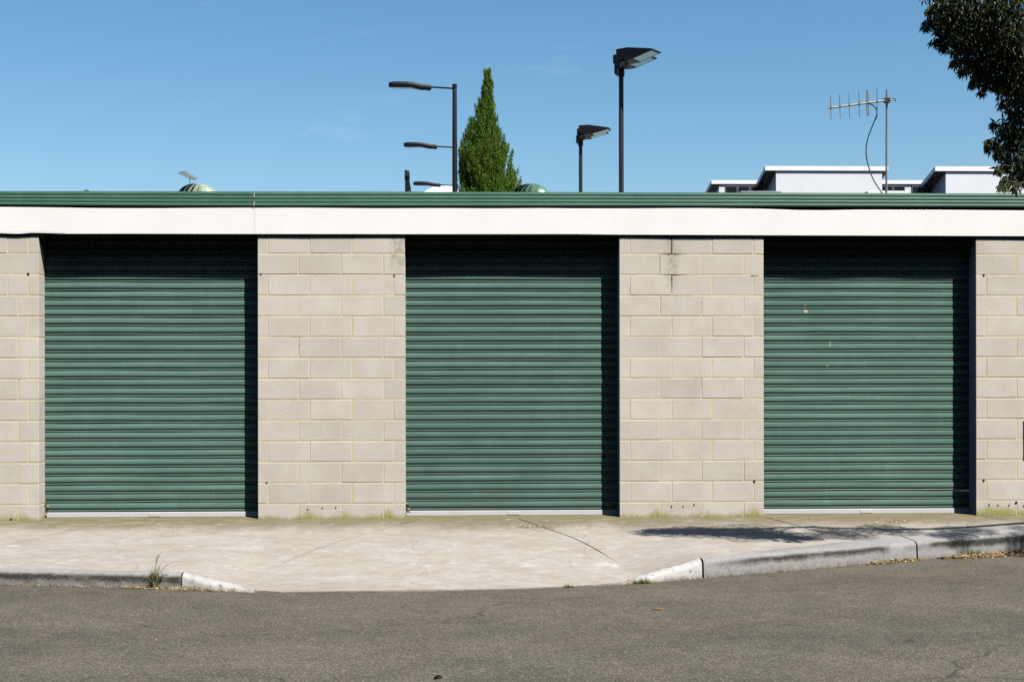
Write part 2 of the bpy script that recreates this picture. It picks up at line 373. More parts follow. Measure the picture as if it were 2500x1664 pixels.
# ------------------------------------------------------------------ ground levels
KX = [-40, -8, -4.4, -3.5, -2.16, -1.6, -.8, .17, .72, 1.27, 1.83, 2.13, 2.89, 3.81, 4.87, 6, 8, 14, 40]
KY = [-2.4, -2.5, -2.62, -2.68, -2.93, -3.12, -3.14, -3.07, -2.95, -2.80, -2.56, -2.42, -2.10, -1.70, -1.36, -1.15, -1.02, -.95, -.9]
_tx = np.linspace(-40, 40, 16001)
def table(xp, fp, blur=()):
    a = sum(np.interp(_tx + d, xp, fp) for d in blur)/len(blur) if blur else np.interp(_tx, xp, fp)
    a = a.tolist()
    return lambda x: a[min(16000, max(0, int((x+40)*200+.5)))]
yk = table(KX, KY, (-.16, -.12, -.08, -.04, 0, .04, .08, .12, .16))                             # face of the kerb
zr = table([-6, 5], [-.192, -.18])                                                             # road at the kerb
zt = table([-6, -1, 2.1, 3.8, 4.9, 7], [-.085, -.075, -.05, -.03, 0, .012])                     # top of the kerb
tt = table([-2.13, -1.6, 1.2, 1.83], [1, 0, 0, 1])                                              # 1 full kerb .. 0 dropped crossing
kw = table([-4, 1.8, 2.1, 3.2, 4.4, 5.1, 8], [.13, .15, .2, .38, .52, .6, .6])
yfa = table([-1.62, -1.58, 1.18, 1.22], [0, 1, 1, 0])
def yb(x): return yk(x) + kw(x)
def yfront(x):
    a = yfa(x); return yk(x)*a + yb(x)*(1-a)
def sstep(a, b, x):
    q = min(1, max(0, (x-a)/(b-a))); return q*q*(3-2*q)
def path_z(x, y):
    v = max(0.0, y / yb(x)); z = zt(x)*min(v, 1.05)
    z -= (1 - tt(x)) * (zt(x) - zr(x) - .010) * sstep(.40, 1.05, max(0, y/yfront(x)))
    return z + .004*math.sin(x*2.3+y)*min(1, v*2)
def road_z(x, y): return zr(x) + .012*min(9, max(0, yk(x) - y)) + .006*math.sin(x*.9+.5)*math.sin(y*.8)
def ground_z(x, y):
    if y > yk(x): return path_z(x, y)
    return road_z(x, y)

tag(obj('ground', meshdata('ground', [(-900, -900, -.4), (900, -900, -.4), (900, 900, -.4), (-900, 900, -.4)], [(0, 1, 2, 3)], M['ground'])), kind='structure')
# added leafy belt, unseen behind the viewer, keeps sky light off the doors
tv = []; nxt, nzt = 150, 16
rgt = random.Random(77); ph = [rgt.uniform(0, 6.28) for _ in range(12)]
for j in range(nzt+1):
    for i in range(nxt+1):
        x = -75 + 150*i/nxt; hh = 21.5 + 1.6*math.sin(x*.31+ph[0]) + 1.3*math.sin(x*.73+ph[1]) + .7*math.sin(x*1.9+ph[2]); t = j/nzt
        z = -.4 + hh*math.sin(t*math.pi*.5)**.8
        y = -21 - 5*(1-math.cos(t*math.pi*.5)) + 1.1*math.sin(x*.73+ph[3]+t*2)+.8*math.sin(x*1.7+t*6+ph[4])+.5*math.sin(x*3.3+t*11+ph[5]) + rgt.uniform(-.35, .35)
        tv.append((x + rgt.uniform(-.3, .3), y, z + rgt.uniform(-.25, .25)))
tf = [(j*(nxt+1)+i, j*(nxt+1)+i+1, (j+1)*(nxt+1)+i+1, (j+1)*(nxt+1)+i) for j in range(nzt) for i in range(nxt)]
o = obj('sky_blocking_belt', meshdata('sky_blocking_belt', tv, tf, M['leaf'])); tag(o, 'added leafy belt out of view that blocks sky light', kind='stuff')
# road
xs = sorted(set(list(np.round(np.arange(-8, 9, .14), 3)) + list(np.linspace(-40, -8, 16)) + list(np.linspace(9, 40, 16))))
ys = [-.04, 0, .1, .2, .35, .5, .75, 1, 1.3, 1.7, 2.1, 2.6, 3.2, 4, 5, 6, 7, 8, 10, 13, 17, 22, 30, 40]
v = []
for d in ys:
    for x in xs: y = yk(x) - d; v.append((x, y, road_z(x, y)))
n = len(xs)
f = [(j*n+i, (j+1)*n+i, (j+1)*n+i+1, j*n+i+1) for j in range(len(ys)-1) for i in range(n-1)]
tag(obj('road', meshdata('road', v, f, M['asphalt'], True)), kind='structure')

# footpath: earth bed with concrete slabs between open joints
def joint(p, q):
    a, b = atz(*p, -.005), atz(*q, -.05); k = (b.x-a.x)/(a.y-b.y); return (a.x + k*a.y, k)     # x at the wall, drift per metre outwards
J = [(-9.0, 0.0), joint((275, 1272), (0, 1334)), joint((925, 1290), (540, 1394)), joint((1265, 1266), (1600, 1380)), joint((1866, 1262), (2050, 1316)), joint((2385, 1258), (2470, 1283)), (12.0, 0.0)]
def slab_grid(j0, j1, gap, nu, nv, dz, Y0=.02):
    vv = []
    for iv in range(nv+1):
        for iu in range(nu+1):
            u = iu/nu; gp = gap*max(0.0, min(1.0, (.86-iv/nv)*6)); x0 = j0[0]+gp + (j1[0]-j0[0]-2*gp)*u; k = j0[1]+(j1[1]-j0[1])*u
            ye = -2.5
            for _ in range(25): ye = .5*ye + .5*(yfront(x0 - k*ye)+.004)
            y = Y0 + (ye-Y0)*iv/nv; x = x0 - k*y; vv.append((x, y, path_z(x, y)+dz))
    ff = [(b*(nu+1)+a, (b+1)*(nu+1)+a, (b+1)*(nu+1)+a+1, b*(nu+1)+a+1) for b in range(nv) for a in range(nu)]
    return vv, ff
pv, pf = slab_grid((-9, 0), (12, 0), 0, 220, 26, -.008)
path = tag(obj('footpath', meshdata('footpath', pv, pf, M['soil'])), kind='structure')
for a, b in zip(J[:-1], J[1:]):
    nu = max(10, int((b[0]-a[0])/.07)); nv = 36
    vv, ff = slab_grid(a, b, .0075, nu, nv, 0)
    n0 = len(vv); W = nu+1
    rim = [i for i in range(W)] + [j*W+nu for j in range(1, nv+1)] + [nv*W+i for i in range(nu-1, -1, -1)] + [j*W for j in range(nv-1, 0, -1)]
    nr = len(rim); vv += [vv[i] for i in rim] + [(vv[i][0], vv[i][1], vv[i][2]-.05) for i in rim]
    ff += [(n0+i, n0+nr+i, n0+nr+(i+1) % nr, n0+(i+1) % nr) for i in range(nr)]
    s_ = obj('slab', meshdata('slab', vv, ff, M['concrete']), path)
    s_.data.polygons.foreach_set('use_smooth', [i < nu*nv for i in range(len(s_.data.polygons))])

# kerb sections
rk = random.Random(31)
kerb = tag(empty('kerb', (0, -2, 0)), kind='structure')
for x0, x1 in [(-9, -5.2), (-5.192, -2.142), (-2.130, -1.57), (1.17, 1.825), (1.842, 3.802), (3.814, 6.4), (6.41, 12)]:
    nx = max(8, int((x1-x0)/.05)); vv = []; ff = []
    for i in range(nx+1):
        x = x0 + (x1-x0)*i/nx; t = tt(x); zf = zr(x)-.06; top = zr(x)+.010 + t*(zt(x)-zr(x)-.010); h = top-zr(x)
        rr = min(.035, h*.45); Yk, Yb = yk(x), yb(x)
        e = .004*math.sin(x*17)+.003*math.sin(x*41+1) + rk.gauss(0, .0035); cr_ = (.012 if -2.2 < x0 < 1.5 else .004)*rk.random()**3; top -= cr_*t
        prof = [(Yb, top-.05), (Yb, path_z(x, Yb)+.001 if t > .98 else top), (Yb-.01, top+.002*t), (Yk+.02+rr*1.3, top+.003*t), (Yk+.02+rr*.55+e*.4, top-rr*.18), (Yk+.015+rr*.15+e*.6, top-rr*.55), (Yk+.012+e, top-rr), (Yk+e, zr(x)), (Yk, zf)]
        vv += [(x, p, q) for p, q in prof]
    m_ = 9
    for i in range(nx):
        for k in range(m_-1): ff.append((i*m_+k, i*m_+k+1, (i+1)*m_+k+1, (i+1)*m_+k))
    ff.append(tuple(range(m_))); ff.append(tuple(nx*m_+k for k in range(m_))[::-1])
    me = meshdata('kerb_section', [(a, b+2, c) for a, b, c in vv], ff, M['ramp' if -2.2 < x0 < 1.5 else 'kerb'])
    bm = bmesh.new(); bm.from_mesh(me); bmesh.ops.recalc_face_normals(bm, faces=bm.faces); bm.to_mesh(me); bm.free()
    me.polygons.foreach_set('use_smooth', [True]*len(me.polygons)); me.set_sharp_from_angle(angle=math.radians(35))
    obj('kerb_section', me, kerb)

# ------------------------------------------------------------------ garage building
XL, XR, BACK = -6.05, 6.96, 6.0
garage = empty('garage_building', (0, 0, 0), 'low concrete-block garage row with green roller doors and white fascia', 'garage')
JA = 2.549                                              # height of the topmost bed joint
E0, E1, E2, E3, E4, E5 = [at(x, 950, 0).x for x in (94.5, 629.5, 988.5, 1512.5, 1864.5, 2383)]
_bm = {}
def block_mesh(wd, h):
    key = (round(wd, 3), round(h, 3))
    if key not in _bm:
        b = MB().box((-wd/2, 0, -h/2), (wd/2, .19, h/2))
        o = b.build('block', M['block'], None, bevel=.003, seg=1); _bm[key] = o.data; bpy.data.objects.remove(o)
    return _bm[key]
def px(x): return at(x, 950, 0).x
def pier(x0, x1, even, odd, special=None):
    p = empty('pier', (x0, 0, 0), parent=garage)
    MB().box((.002, .0020, -.2), (x1-x0-.002, .188, JA+.30)).build('mortar', M['mortar'], p)
    for r in range(14):
        zb = JA - .2*r + .005; zt_ = zb + .19
        js = (special or {}).get(r, odd if r % 2 else even)
        cuts = [x0] + [j for j in js if x0+.03 < j < x1-.03] + [x1]
        for a, b in zip(cuts[:-1], cuts[1:]):
            a2 = a + (.005 if a > x0 else 0); b2 = b - (.005 if b < x1 else 0)
            wd = b2 - a2
            o = obj('block', block_mesh(wd, .19 - random.choice((0, 0, .001, .002))), p, ((a2+b2)/2 - x0, random.uniform(-.0012, .0012), (zb+zt_)/2 + random.uniform(-.0008, .0008)), (random.uniform(-.003, .003), random.uniform(-.0012, .0012), random.uniform(-.002, .002)))
    return p
def run(start, step, a, b):
    out = []; x = start
    while x > a: x -= step
    while x < b: out.append(x); x += step
    return out
ev0 = run(px(69.5), .4, XL, E0); od0 = run(px(44.5), .4, XL, E0)
p0 = pier(XL, E0, ev0, od0, {0: sorted(ev0+[px(18.6)]), 1: run(px(-60), .4, XL, E0-.3), 2: sorted(ev0+[px(18.6)])})
p1 = pier(E1, E2, [px(q) for q in (654, 756, 860, 961)], [px(q) for q in (729.5, 833, 936)])
p2 = pier(E3, E4, [px(q) for q in (1538, 1640, 1739, 1840)], [px(q) for q in (1611.5, 1712.7, 1815.5)])
p3 = pier(E5, XR, run(px(2408), .4, E5, XR), run(px(2482), .4, E5, XR))
# bolts and drilled holes in the piers
def dot(p, x, y, r, m, name):
    q = at(x, y, 0); n_ = 10
    vv = [(0, -.004, 0)] + [(r*math.cos(6.283*k/n_), .004, r*math.sin(6.283*k/n_)) for k in range(n_)] + [(r*.8*math.cos(6.283*k/n_), -.003, r*.8*math.sin(6.283*k/n_)) for k in range(n_)]
    ff = [(0, 11+(k+1) % n_, 11+k) for k in range(n_)] + [(1+k, 11+k, 11+(k+1) % n_, 1+(k+1) % n_) for k in range(n_)]
    obj(name, meshdata(name, vv, ff, m), p, (q.x - p.location.x, -.003, q.z))
for p, pts in ((p1, [(751, 1242), (787, 1239), (820, 1238)]), (p2, [(1640, 1235), (1668, 1235), (1695, 1231)]), (p3, [(2415, 1231), (2437, 1232), (2464, 1232), (2499, 1234)])):
    for x, y in pts: dot(p, x, y, .007, M['hole'], 'drill_hole')
for p, x, y in ((p0, 69, 668), (p3, 2402, 671), (p2, 1842, 1173), (p3, 2402, 1171), (p1, 963, 672), (p1, 651, 1177)): dot(p, x, y, .013 if p is not p1 else .009, M['rust'], 'bolt_head')
dot(p1, 637, 669, .008, M['hole'], 'drill_hole'); dot(p3, 2481, 1226, .012, M['hole'], 'drill_hole'); dot(p0, 27, 1266, .009, M['hole'], 'drill_hole')
# mortar smear on the middle-right pier
q = at(1843, 671, 0); MB().box((-.040, -.003, -.006), (.040, .002, .006)).build('mortar_smear', M['mortar'], p2, (q.x-p2.location.x, 0, q.z), (0, -.12, 0), bevel=.003)

# lintel, fascia, gutter
def strip(name, top, bot, y0, y1, m, parent, nx=160, xa=None, xb=None, wav=.0):
    """a board whose top and bottom edges follow measured lines"""
    xa = XL if xa is None else xa; xb = XR if xb is None else xb
    tx = [at(a, b, y0).x for a, b in top]; tz = [at(a, b, y0).z for a, b in top]
    bx = [at(a, b, y0).x for a, b in bot]; bz = [at(a, b, y0).z for a, b in bot]
    rings = []
    for i in range(nx+1):
        x = xa + (xb-xa)*i/nx; a, b = np.interp(x, tx, tz), np.interp(x, bx, bz); wv_ = wav*math.sin(x*1.7+.6)+wav*.5*math.sin(x*5.1)
        ch = .003
        rings.append([(x, y0+wv_, b+ch), (x, y0+wv_, (a+b)/2), (x, y0+wv_, a-ch), (x, y0+ch+wv_, a), (x, y1, a), (x, y1, b), (x, y0+ch+wv_, b)])
    return MB().loft(rings).build(name, m, parent)
FT = [(-400, 505), (0, 505), (100, 506), (220, 507.5), (400, 508.5), (560, 506.8), (620, 506.5), (700, 506.5), (900, 507.5), (1100, 507), (1300, 507), (1400, 509), (1700, 507), (1850, 509.5), (1950, 513), (2010, 513.5), (2100, 511.8), (2300, 512.3), (2500, 514), (2900, 515)]
FB = [(-400, 569), (0, 570), (45, 571.5), (75, 569), (107, 569.3), (135, 570), (160, 571.2), (300, 571), (622, 571.8), (990, 572.2), (1400, 572), (1512, 573.3), (1865, 574.8), (2100, 575.6), (2500, 577), (2900, 578)]
xsm = at(622, 540, -.02).x
strip('fascia_board', FT, FB, -.024, -.004, M['white'], garage, 70, XL, xsm-.001, .0012)
strip('fascia_board', FT, FB, -.023, -.004, M['white'], garage, 110, xsm+.001, XR, .0015)
# lifted paint and cracked edge at the far left
for a, b, c_, w_ in (((0, 567), (58, 565.5), (110, 566.5), .0022), ((70, 565.5), (120, 563), (158, 569), .002)):
    pts = [at(*q_, -.0245) for q_ in (a, b, c_)]
    MB().tube(pts, w_*.5, 5).build('lifted_paint', M['white'], garage)
MB().box((XL, .0, JA+.195), (XR, .30, 3.0)).build('lintel', M['timber'], garage)
MB().box((XL+.01, -.003, 2.86), (XR-.01, -.0005, 3.12)).build('backing_timber', M['timber'], garage)
GT = [(-400, 466), (0, 466.5), (700, 467.5), (1400, 468.8), (1800, 470), (2500, 472.5), (2900, 474)]
GBt = [(-400, 500.5), (0, 501), (400, 503.5), (700, 504), (1400, 504), (1900, 504.5), (2500, 506), (2900, 507)]
gtx = [at(a, b, -.03).x for a, b in GT]; gtz = [at(a, b, -.03).z for a, b in GT]; gbx = [at(a, b, -.03).x for a, b in GBt]; gbz = [at(a, b, -.03).z for a, b in GBt]
def gutter(xa, xb, nx):
    rings = []
    for i in range(nx+1):
        x = xa + (xb-xa)*i/nx; a, b = np.interp(x, gtx, gtz), np.interp(x, gbx, gbz); h = a-b
        pr = [(.02, 1.0), (-.016, 1.0), (-.020, .985)]
        for k in range(4):
            z0 = .97 - .2425*k
            pr += [(-.020, z0), (-.0203, z0-.03), (-.0228, z0-.085), (-.0236, z0-.13), (-.0230, z0-.175), (-.0202, z0-.225)]
        pr += [(-.019, 0.0), (.02, 0.0)]
        wv_ = .0015*math.sin(x*2.1)
        rings.append([(x, -.012 + p_ + wv_, b + h*q_) for p_, q_ in pr])
    return MB().loft(rings).build('gutter', M['gutter'], garage)
xg = at(620, 485, -.03).x
gutter(XL-.03, xg-.0015, 50); gutter(xg+.0015, XR+.03, 90)
for ya, yb_ in ((470.5, 481), (491.5, 503)):
    a, b = at(621, ya, -.042), at(619.5, yb_, -.042)
    MB().add([(a.x-.003, -.0405, a.z), (a.x+.004, -.0405, a.z), (b.x+.003, -.0405, b.z), (b.x-.002, -.0405, b.z), (a.x, -.036, a.z), (b.x, -.036, b.z)], [(0, 1, 2, 3), (0, 3, 5, 4), (1, 4, 5, 2)]).build('sealant_chip', M['chip'], garage)
ZG = at(1250, 468.5, -.03).z
MB().add([(XL-.03, -.01, ZG-.012), (XR+.03, -.01, ZG-.012), (XR+.03, BACK, ZG-.20), (XL-.03, BACK, ZG-.20), (XL-.03, -.01, ZG-.03), (XR+.03, -.01, ZG-.03), (XR+.03, BACK, ZG-.22), (XL-.03, BACK, ZG-.22)],
         [(0, 1, 2, 3), (7, 6, 5, 4), (0, 4, 5, 1), (2, 6, 7, 3), (1, 5, 6, 2), (3, 7, 4, 0)]).build('roof_sheet', M['roof'], garage)
def roof_z(y): return ZG - .012 - .188*(y+.01)/(BACK+.01)
MB().box((XL, .2, -.2), (XL+.19, BACK, 2.9)).build('side_wall', M['block'], garage)
MB().box((XR-.19, .2, -.2), (XR, BACK, 2.9)).build('side_wall', M['block'], garage)
MB().box((XL, BACK-.19, -.21), (XR, BACK-.01, 2.88)).build('back_wall', M['block'], garage)
# low flashing strips lying on the roof
for (xa, xb, yt, Y, m_) in ((1808, 1908, 466.3, 1.2, 'galv'), (2118, 2217, 466, 3.2, 'white')):
    a, b = at(xa, yt, Y), at(xb, yt+.8, Y)
    MB().box((a.x, Y, roof_z(Y+.3)-.01), (b.x, Y+.3, a.z)).build('roof_flashing', M[m_], garage, bevel=.006)

# roller doors
PITCH = .0855
def slat_mesh(wd, m, sd=0):
    r3 = random.Random(sd); am = [(r3.uniform(.0006, .0022), r3.uniform(.8, 6), r3.uniform(0, 6.28)) for _ in range(3)]; az = [(r3.uniform(.0003, .0012), r3.uniform(1, 5), r3.uniform(0, 6.28)) for _ in range(2)]
    pr = [(.016, 0), (.0125, .0002), (.0125, .0080), (.0010, .0094), (-.0006, .0118), (-.0006, .0178), (.0012, .0200), (.0125, .0212), (.0125, .0335), (.0008, .0352), (-.0010, .0420), (-.0024, .0560), (-.0018, .0720), (.0002, .0835), (.0020, .0848), (.016, .0852)]
    n_ = len(pr); nx = 22; vv = []; ff = []
    for i in range(nx+1):
        u_ = wd*i/nx; dy = sum(a_*math.sin(f_*u_+h_) for a_, f_, h_ in am); dz = sum(a_*math.sin(f_*u_+h_) for a_, f_, h_ in az)
        for p_, q_ in pr: vv.append((-wd/2 + u_, p_ + dy*(.4+.6*math.sin(math.pi*min(1, q_/.0855))), q_ + dz))
    for i in range(nx):
        for k in range(n_-1): ff.append((i*n_+k, (i+1)*n_+k, (i+1)*n_+k+1, i*n_+k+1))
        ff.append((i*n_+n_-1, (i+1)*n_+n_-1, (i+1)*n_, i*n_))
    ff.append(tuple(range(n_))); ff.append(tuple(nx*n_+k for k in range(n_))[::-1])
    return meshdata('slat', vv, ff, m)
def roller_door(a, b, m, label, bent=()):
    xc = (a+b)/2; wd = b-a+.10; z0 = .058
    d = empty('roller_door', (xc, .19, 0), parent=garage); d['label'] = label
    mes = [slat_mesh(wd, m, int(abs(xc)*100)+k) for k in range(6)]
    for k in range(33):
        tilt = random.gauss(0, .014)
        if k in bent: tilt = bent[k]
        obj('slat', random.choice(mes), d, (random.uniform(-.004, .004), .006 + random.uniform(-.0012, .0012), z0 + k*PITCH), (tilt, random.uniform(-.0006, .0006), 0))
    rl = MB().box((-wd/2, -.004, .007), (wd/2, .024, .056)).build('bottom_rail', M['rail'], d, bevel=.003)
    MB().box((-.066, -.0075, .012), (.052, -.0035, .048)).build('pull_plate', M['rail'], d, (.02, 0, 0), bevel=.002)
    MB().box((-wd/2, .000, -.012), (wd/2, .02, .0075)).build('rubber_seal', M['seal'], d)
    th = [(-.5, -.03)]
    nx = 20; rings = []
    for i in range(nx+1):
        x = a-.02+(b-a+.04)*i/nx - xc
        rings.append([(x, -.195, -.05), (x, -.194+.01*math.sin(i*2.2), .002), (x, -.165, .0055), (x, -.03, .0065), (x, .3, .007), (x, .3, -.05)])
    MB().loft(rings).build('threshold', M['concrete'], d)
    return d
d1 = roller_door(E0, E1, M['door'], 'green slatted roller door, leftmost of the three', {2: -.03, 1: .01})
d2 = roller_door(E2, E3, M['door_dark'], 'green slatted roller door, in the middle of the three', {1: .02})
d3 = roller_door(E4, E5, M['door_marked'], 'green slatted roller door dabbed with cream paint, rightmost of the three', {2: .02, 3: -.02, 4: .025, 5: -.03, 6: .03, 1: -.02})
for p_, dd in ((-1, d1), (-1, d2)):     # dry leaves caught in the lower left corner
    mb = MB()
    wdd = (E1-E0) if dd is d1 else (E3-E2)
    for k in range(14):
        c = Vector((-wdd/2+random.uniform(.004, .035), -.012+random.uniform(-.01, 0), random.uniform(.03, .16))); a = Vector((random.uniform(-1, 1), random.uniform(-.4, .4), random.uniform(-1, 1))).normalized()*random.uniform(.012, .024); b = Vector((random.uniform(-1, 1), random.uniform(-1, 1), random.uniform(-1, 1))).normalized()*.007
        mb.add([c-a, c+b, c+a, c-b], [(0, 1, 2, 3)])
    o = mb.build('caught_leaves', M['litter'], dd); o['kind'] = 'stuff'

# dark wall box just entering the frame on the right
q0, q1 = at(2499.2, 1027, -.009), at(2499.2, 1123, -.009)
wb = empty('wall_box', (q0.x+.16, 0, q1.z), 'dark grey box on block wall cut off by the right edge', 'wall box')
MB().box((-.16, -.006, 0), (.16, .001, q0.z-q1.z)).build('housing', M['greybox'], wb, bevel=.002)
MB().box((-.15, -.009, .01), (.15, -.0065, q0.z-q1.z-.01)).build('lid', M['greybox'], wb, bevel=.001)

# ------------------------------------------------------------------ turbine vents on the garage roof
def vent(x, ytop, Y, m, label, a=.225, b=.16, twist=.55, nv=18):
    top = at(x, ytop, Y); zb = roof_z(Y)
    e = empty('turbine_vent', (top.x, Y, zb), label, 'roof vent', 'turbine vents on the garage roof')
    H = top.z - zb
    MB().box((-.22, -.22, -.01), (.22, .22, .012)).build('base_plate', m, e, bevel=.004)
    MB().tube([(0, 0, 0), (0, 0, max(.03, H-2*b+.03))], .15, 24).build('throat', m, e, smooth=True)
    vv = []; ns = 12; ff = []
    for i in range(ns+1):
        ph = math.radians(-60 + 138*i/ns); r = a*math.cos(ph); z = H-b + b*math.sin(ph)
        for k in range(4):
            ang = (k/3)*(2*math.pi/nv)*.90 + twist*(i/ns-.5); rr = r*(1 - .16*(1-k/3)**1.5) + .004
            vv.append((rr*math.cos(ang), rr*math.sin(ang), z - .006*(1-k/3)))
    for i in range(ns):
        for k in range(3): ff.append((i*4+k, i*4+k+1, (i+1)*4+k+1, (i+1)*4+k))
    me = meshdata('vane', vv, ff, m, True)
    for k in range(nv): obj('vane', me, e, rot=(0, 0, 2*math.pi*k/nv))
    MB().loft([[(r*math.cos(6.2832*k/20), r*math.sin(6.2832*k/20), z) for k in range(20)] for r, z in ((.085, H-.022), (.085, H-.016), (.05, H-.004), (.008, H+.001))]).build('top_cap', m, e, smooth=True)
    MB().loft([[(r*math.cos(6.2832*k/20), r*math.sin(6.2832*k/20), z) for k in range(20)] for r, z in ((a*.75, H-2*b+.08), (a*.86, H-b), (a*.6, H-.4*b), (a*.3, H-.035))]).build('dark_gap_core', M['hole'], e, smooth=True)  # black core: shade in the gaps between vanes put in as colour
    return e
vent(482, 448, 2.5, M['vent_pale'], 'pale weathered grey-green turbine vent under the small distant aerial')
vent(1296, 448.5, 2.5, M['vent_green'], 'glossy green turbine vent beside the cypress', .21, .15)
e = empty('roof_cowl', (at(212, 463, 3).x, 3, roof_z(3)), 'dark peaked roof cowl, only its tip showing at far left', 'roof vent')
hc = at(212, 462.3, 3).z - roof_z(3)
MB().tube([(0, 0, 0), (0, 0, hc-.10)], .05, 14).build('pipe', M['vent_dark'], e)
MB().loft([[(r*math.cos(6.2832*k/18), r*math.sin(6.2832*k/18), z) for k in range(18)] for r, z in ((.12, hc-.11), (.12, hc-.095), (.062, hc-.035), (.016, hc-.008), (.004, hc))]).build('cowl_cap', M['vent_dark'], e)

# ------------------------------------------------------------------ television aerials
YA = 2.0
e = empty('tv_aerial', (at(2164, 470, YA).x, YA, roof_z(YA)), 'aerial with six upright elements on a thin roof mast, right', 'aerial')
ex, ez = e.location.x, e.location.z
def la(x, y, dy=0): q = at(x, y, YA+dy); return Vector((q.x-ex, dy, q.z-ez))
t0 = la(2165, 219); b0 = Vector((la(2163.5, 470).x, 0, 0))
MB().tube([b0, t0], .0115, 10).build('mast', M['galv'], e, smooth=True)
MB().tube([la(2022, 264, -.03), la(2178, 243.5, -.03)], .011, 8).build('boom', M['alu'], e, smooth=True)
for xt, yt, xb_, yb2, r in ((2027.5, 236, 2029, 292, .0045), (2049.5, 231, 2051.5, 289, .0045), (2072.5, 227, 2074.5, 287, .0045), (2096.5, 222.5, 2098.5, 286, .0048), (2141, 213, 2142, 278, .0042)):
    el = MB().tube([la(xt, yt, -.03), la(xb_, yb2, -.03)], r, 6).build('element', M['alu'], e)
    mid = (la(xt, yt, -.03)*.42 + la(xb_, yb2, -.03)*.58)
# folded dipole: a long thin loop
lp = [la(2115.5, 222, -.03), la(2117, 219.5, -.03), la(2119, 222, -.03), la(2120.5, 282, -.03), la(2118.8, 284.5, -.03), la(2117, 282, -.03), la(2115.5, 222, -.03)]
MB().tube(lp, .0055, 6).build('folded_dipole', M['alu'], e)
for x, y in ((2028, 262), (2050.5, 259), (2073.5, 256.5), (2097.5, 253.5), (2118, 250.5), (2141.5, 247.5)):
    c = la(x, y, -.03); MB().box((-.012, -.014, -.013), (.012, .014, .013)).build('element_clip', M['alu'], e, c, bevel=.003)
c = la(2165, 246, -.015); br = MB().box((-.03, -.028, -.028), (.035, .024, .03)).build('bracket', M['dgrey'], e, c, bevel=.006)
for dx in (-.018, .022):
    MB().tube([(dx, -.05, -.02), (dx, .03, -.02)], .006, 6).build('u_bolt', M['galv'], e, c)
MB().tube([c+Vector((-.06, -.02, .02)), c+Vector((.09, -.02, .02)), c+Vector((.09, -.02, -.012))], .007, 6).build('clamp_rod', M['dgrey'], e)
def bez(pts, n=8):
    P = [Vector(p) for p in pts]; out = []
    for i in range(len(P)-1):
        a, b, c_, d = P[max(i-1, 0)], P[i], P[i+1], P[min(i+2, len(P)-1)]
        for k in range(n):
            t = k/n; out.append(.5*((2*b)+(c_-a)*t+(2*a-5*b+4*c_-d)*t*t+(3*b-a-3*c_+d)*t**3))
    return out+[P[-1]]
MB().tube(bez([la(2121, 253, -.03), la(2132, 258, -.02), la(2140, 267, -.02), la(2141, 279, -.02), la(2137, 291, -.02), la(2127, 315, 0), la(2117, 345, .02), la(2114.5, 375, .02), la(2120, 405, .02), la(2133, 440, 0), la(2154, 472, 0), la(2163, 480, 0)]), .0065, 7).build('cable', M['cable'], e, smooth=True)
c = la(2139, 287, -.02); MB().box((-.008, -.01, -.025), (.008, .01, .025)).build('balun', M['cable'], e, c, (0, .3, 0), bevel=.003)

YF = 26.0
e = empty('far_aerial', (at(463, 470, YF).x, YF, -.4), 'tiny grey aerial with slanting boom, above the leftmost turbine vent', 'aerial')
ex2 = e.location.x
def lb(x, y, dy=0): q = at(x, y, YF); return Vector((q.x-ex2, dy, q.z+.4))
MB().tube([(0, 0, 0), lb(463.5, 434)], .014, 8).build('mast', M['galv'], e)
MB().tube([lb(443, 421.5, -.2), lb(474, 435, .2)], .024, 6).build('boom', M['galv'], e)
for k in range(7):
    t = k/6; c = lb(446+28*t, 423+12*t, -.18+.36*t); hw = .20-.09*t
    MB().tube([c+Vector((-.02-hw*.12, -hw*1.2, -.03-hw*.22)), c+Vector((.02+hw*.12, hw*1.2, .03+hw*.22))], .015, 6).build('element', M['alu'], e)
MB().add([lb(446, 419, -.1), lb(452, 419.5, .1), lb(461, 428, .1), lb(455, 429, -.1), lb(447, 421, -.12), lb(452, 422, .12)], [(0, 1, 2, 3), (0, 3, 4), (1, 5, 2)]).build('reflector', M['galv'], e)

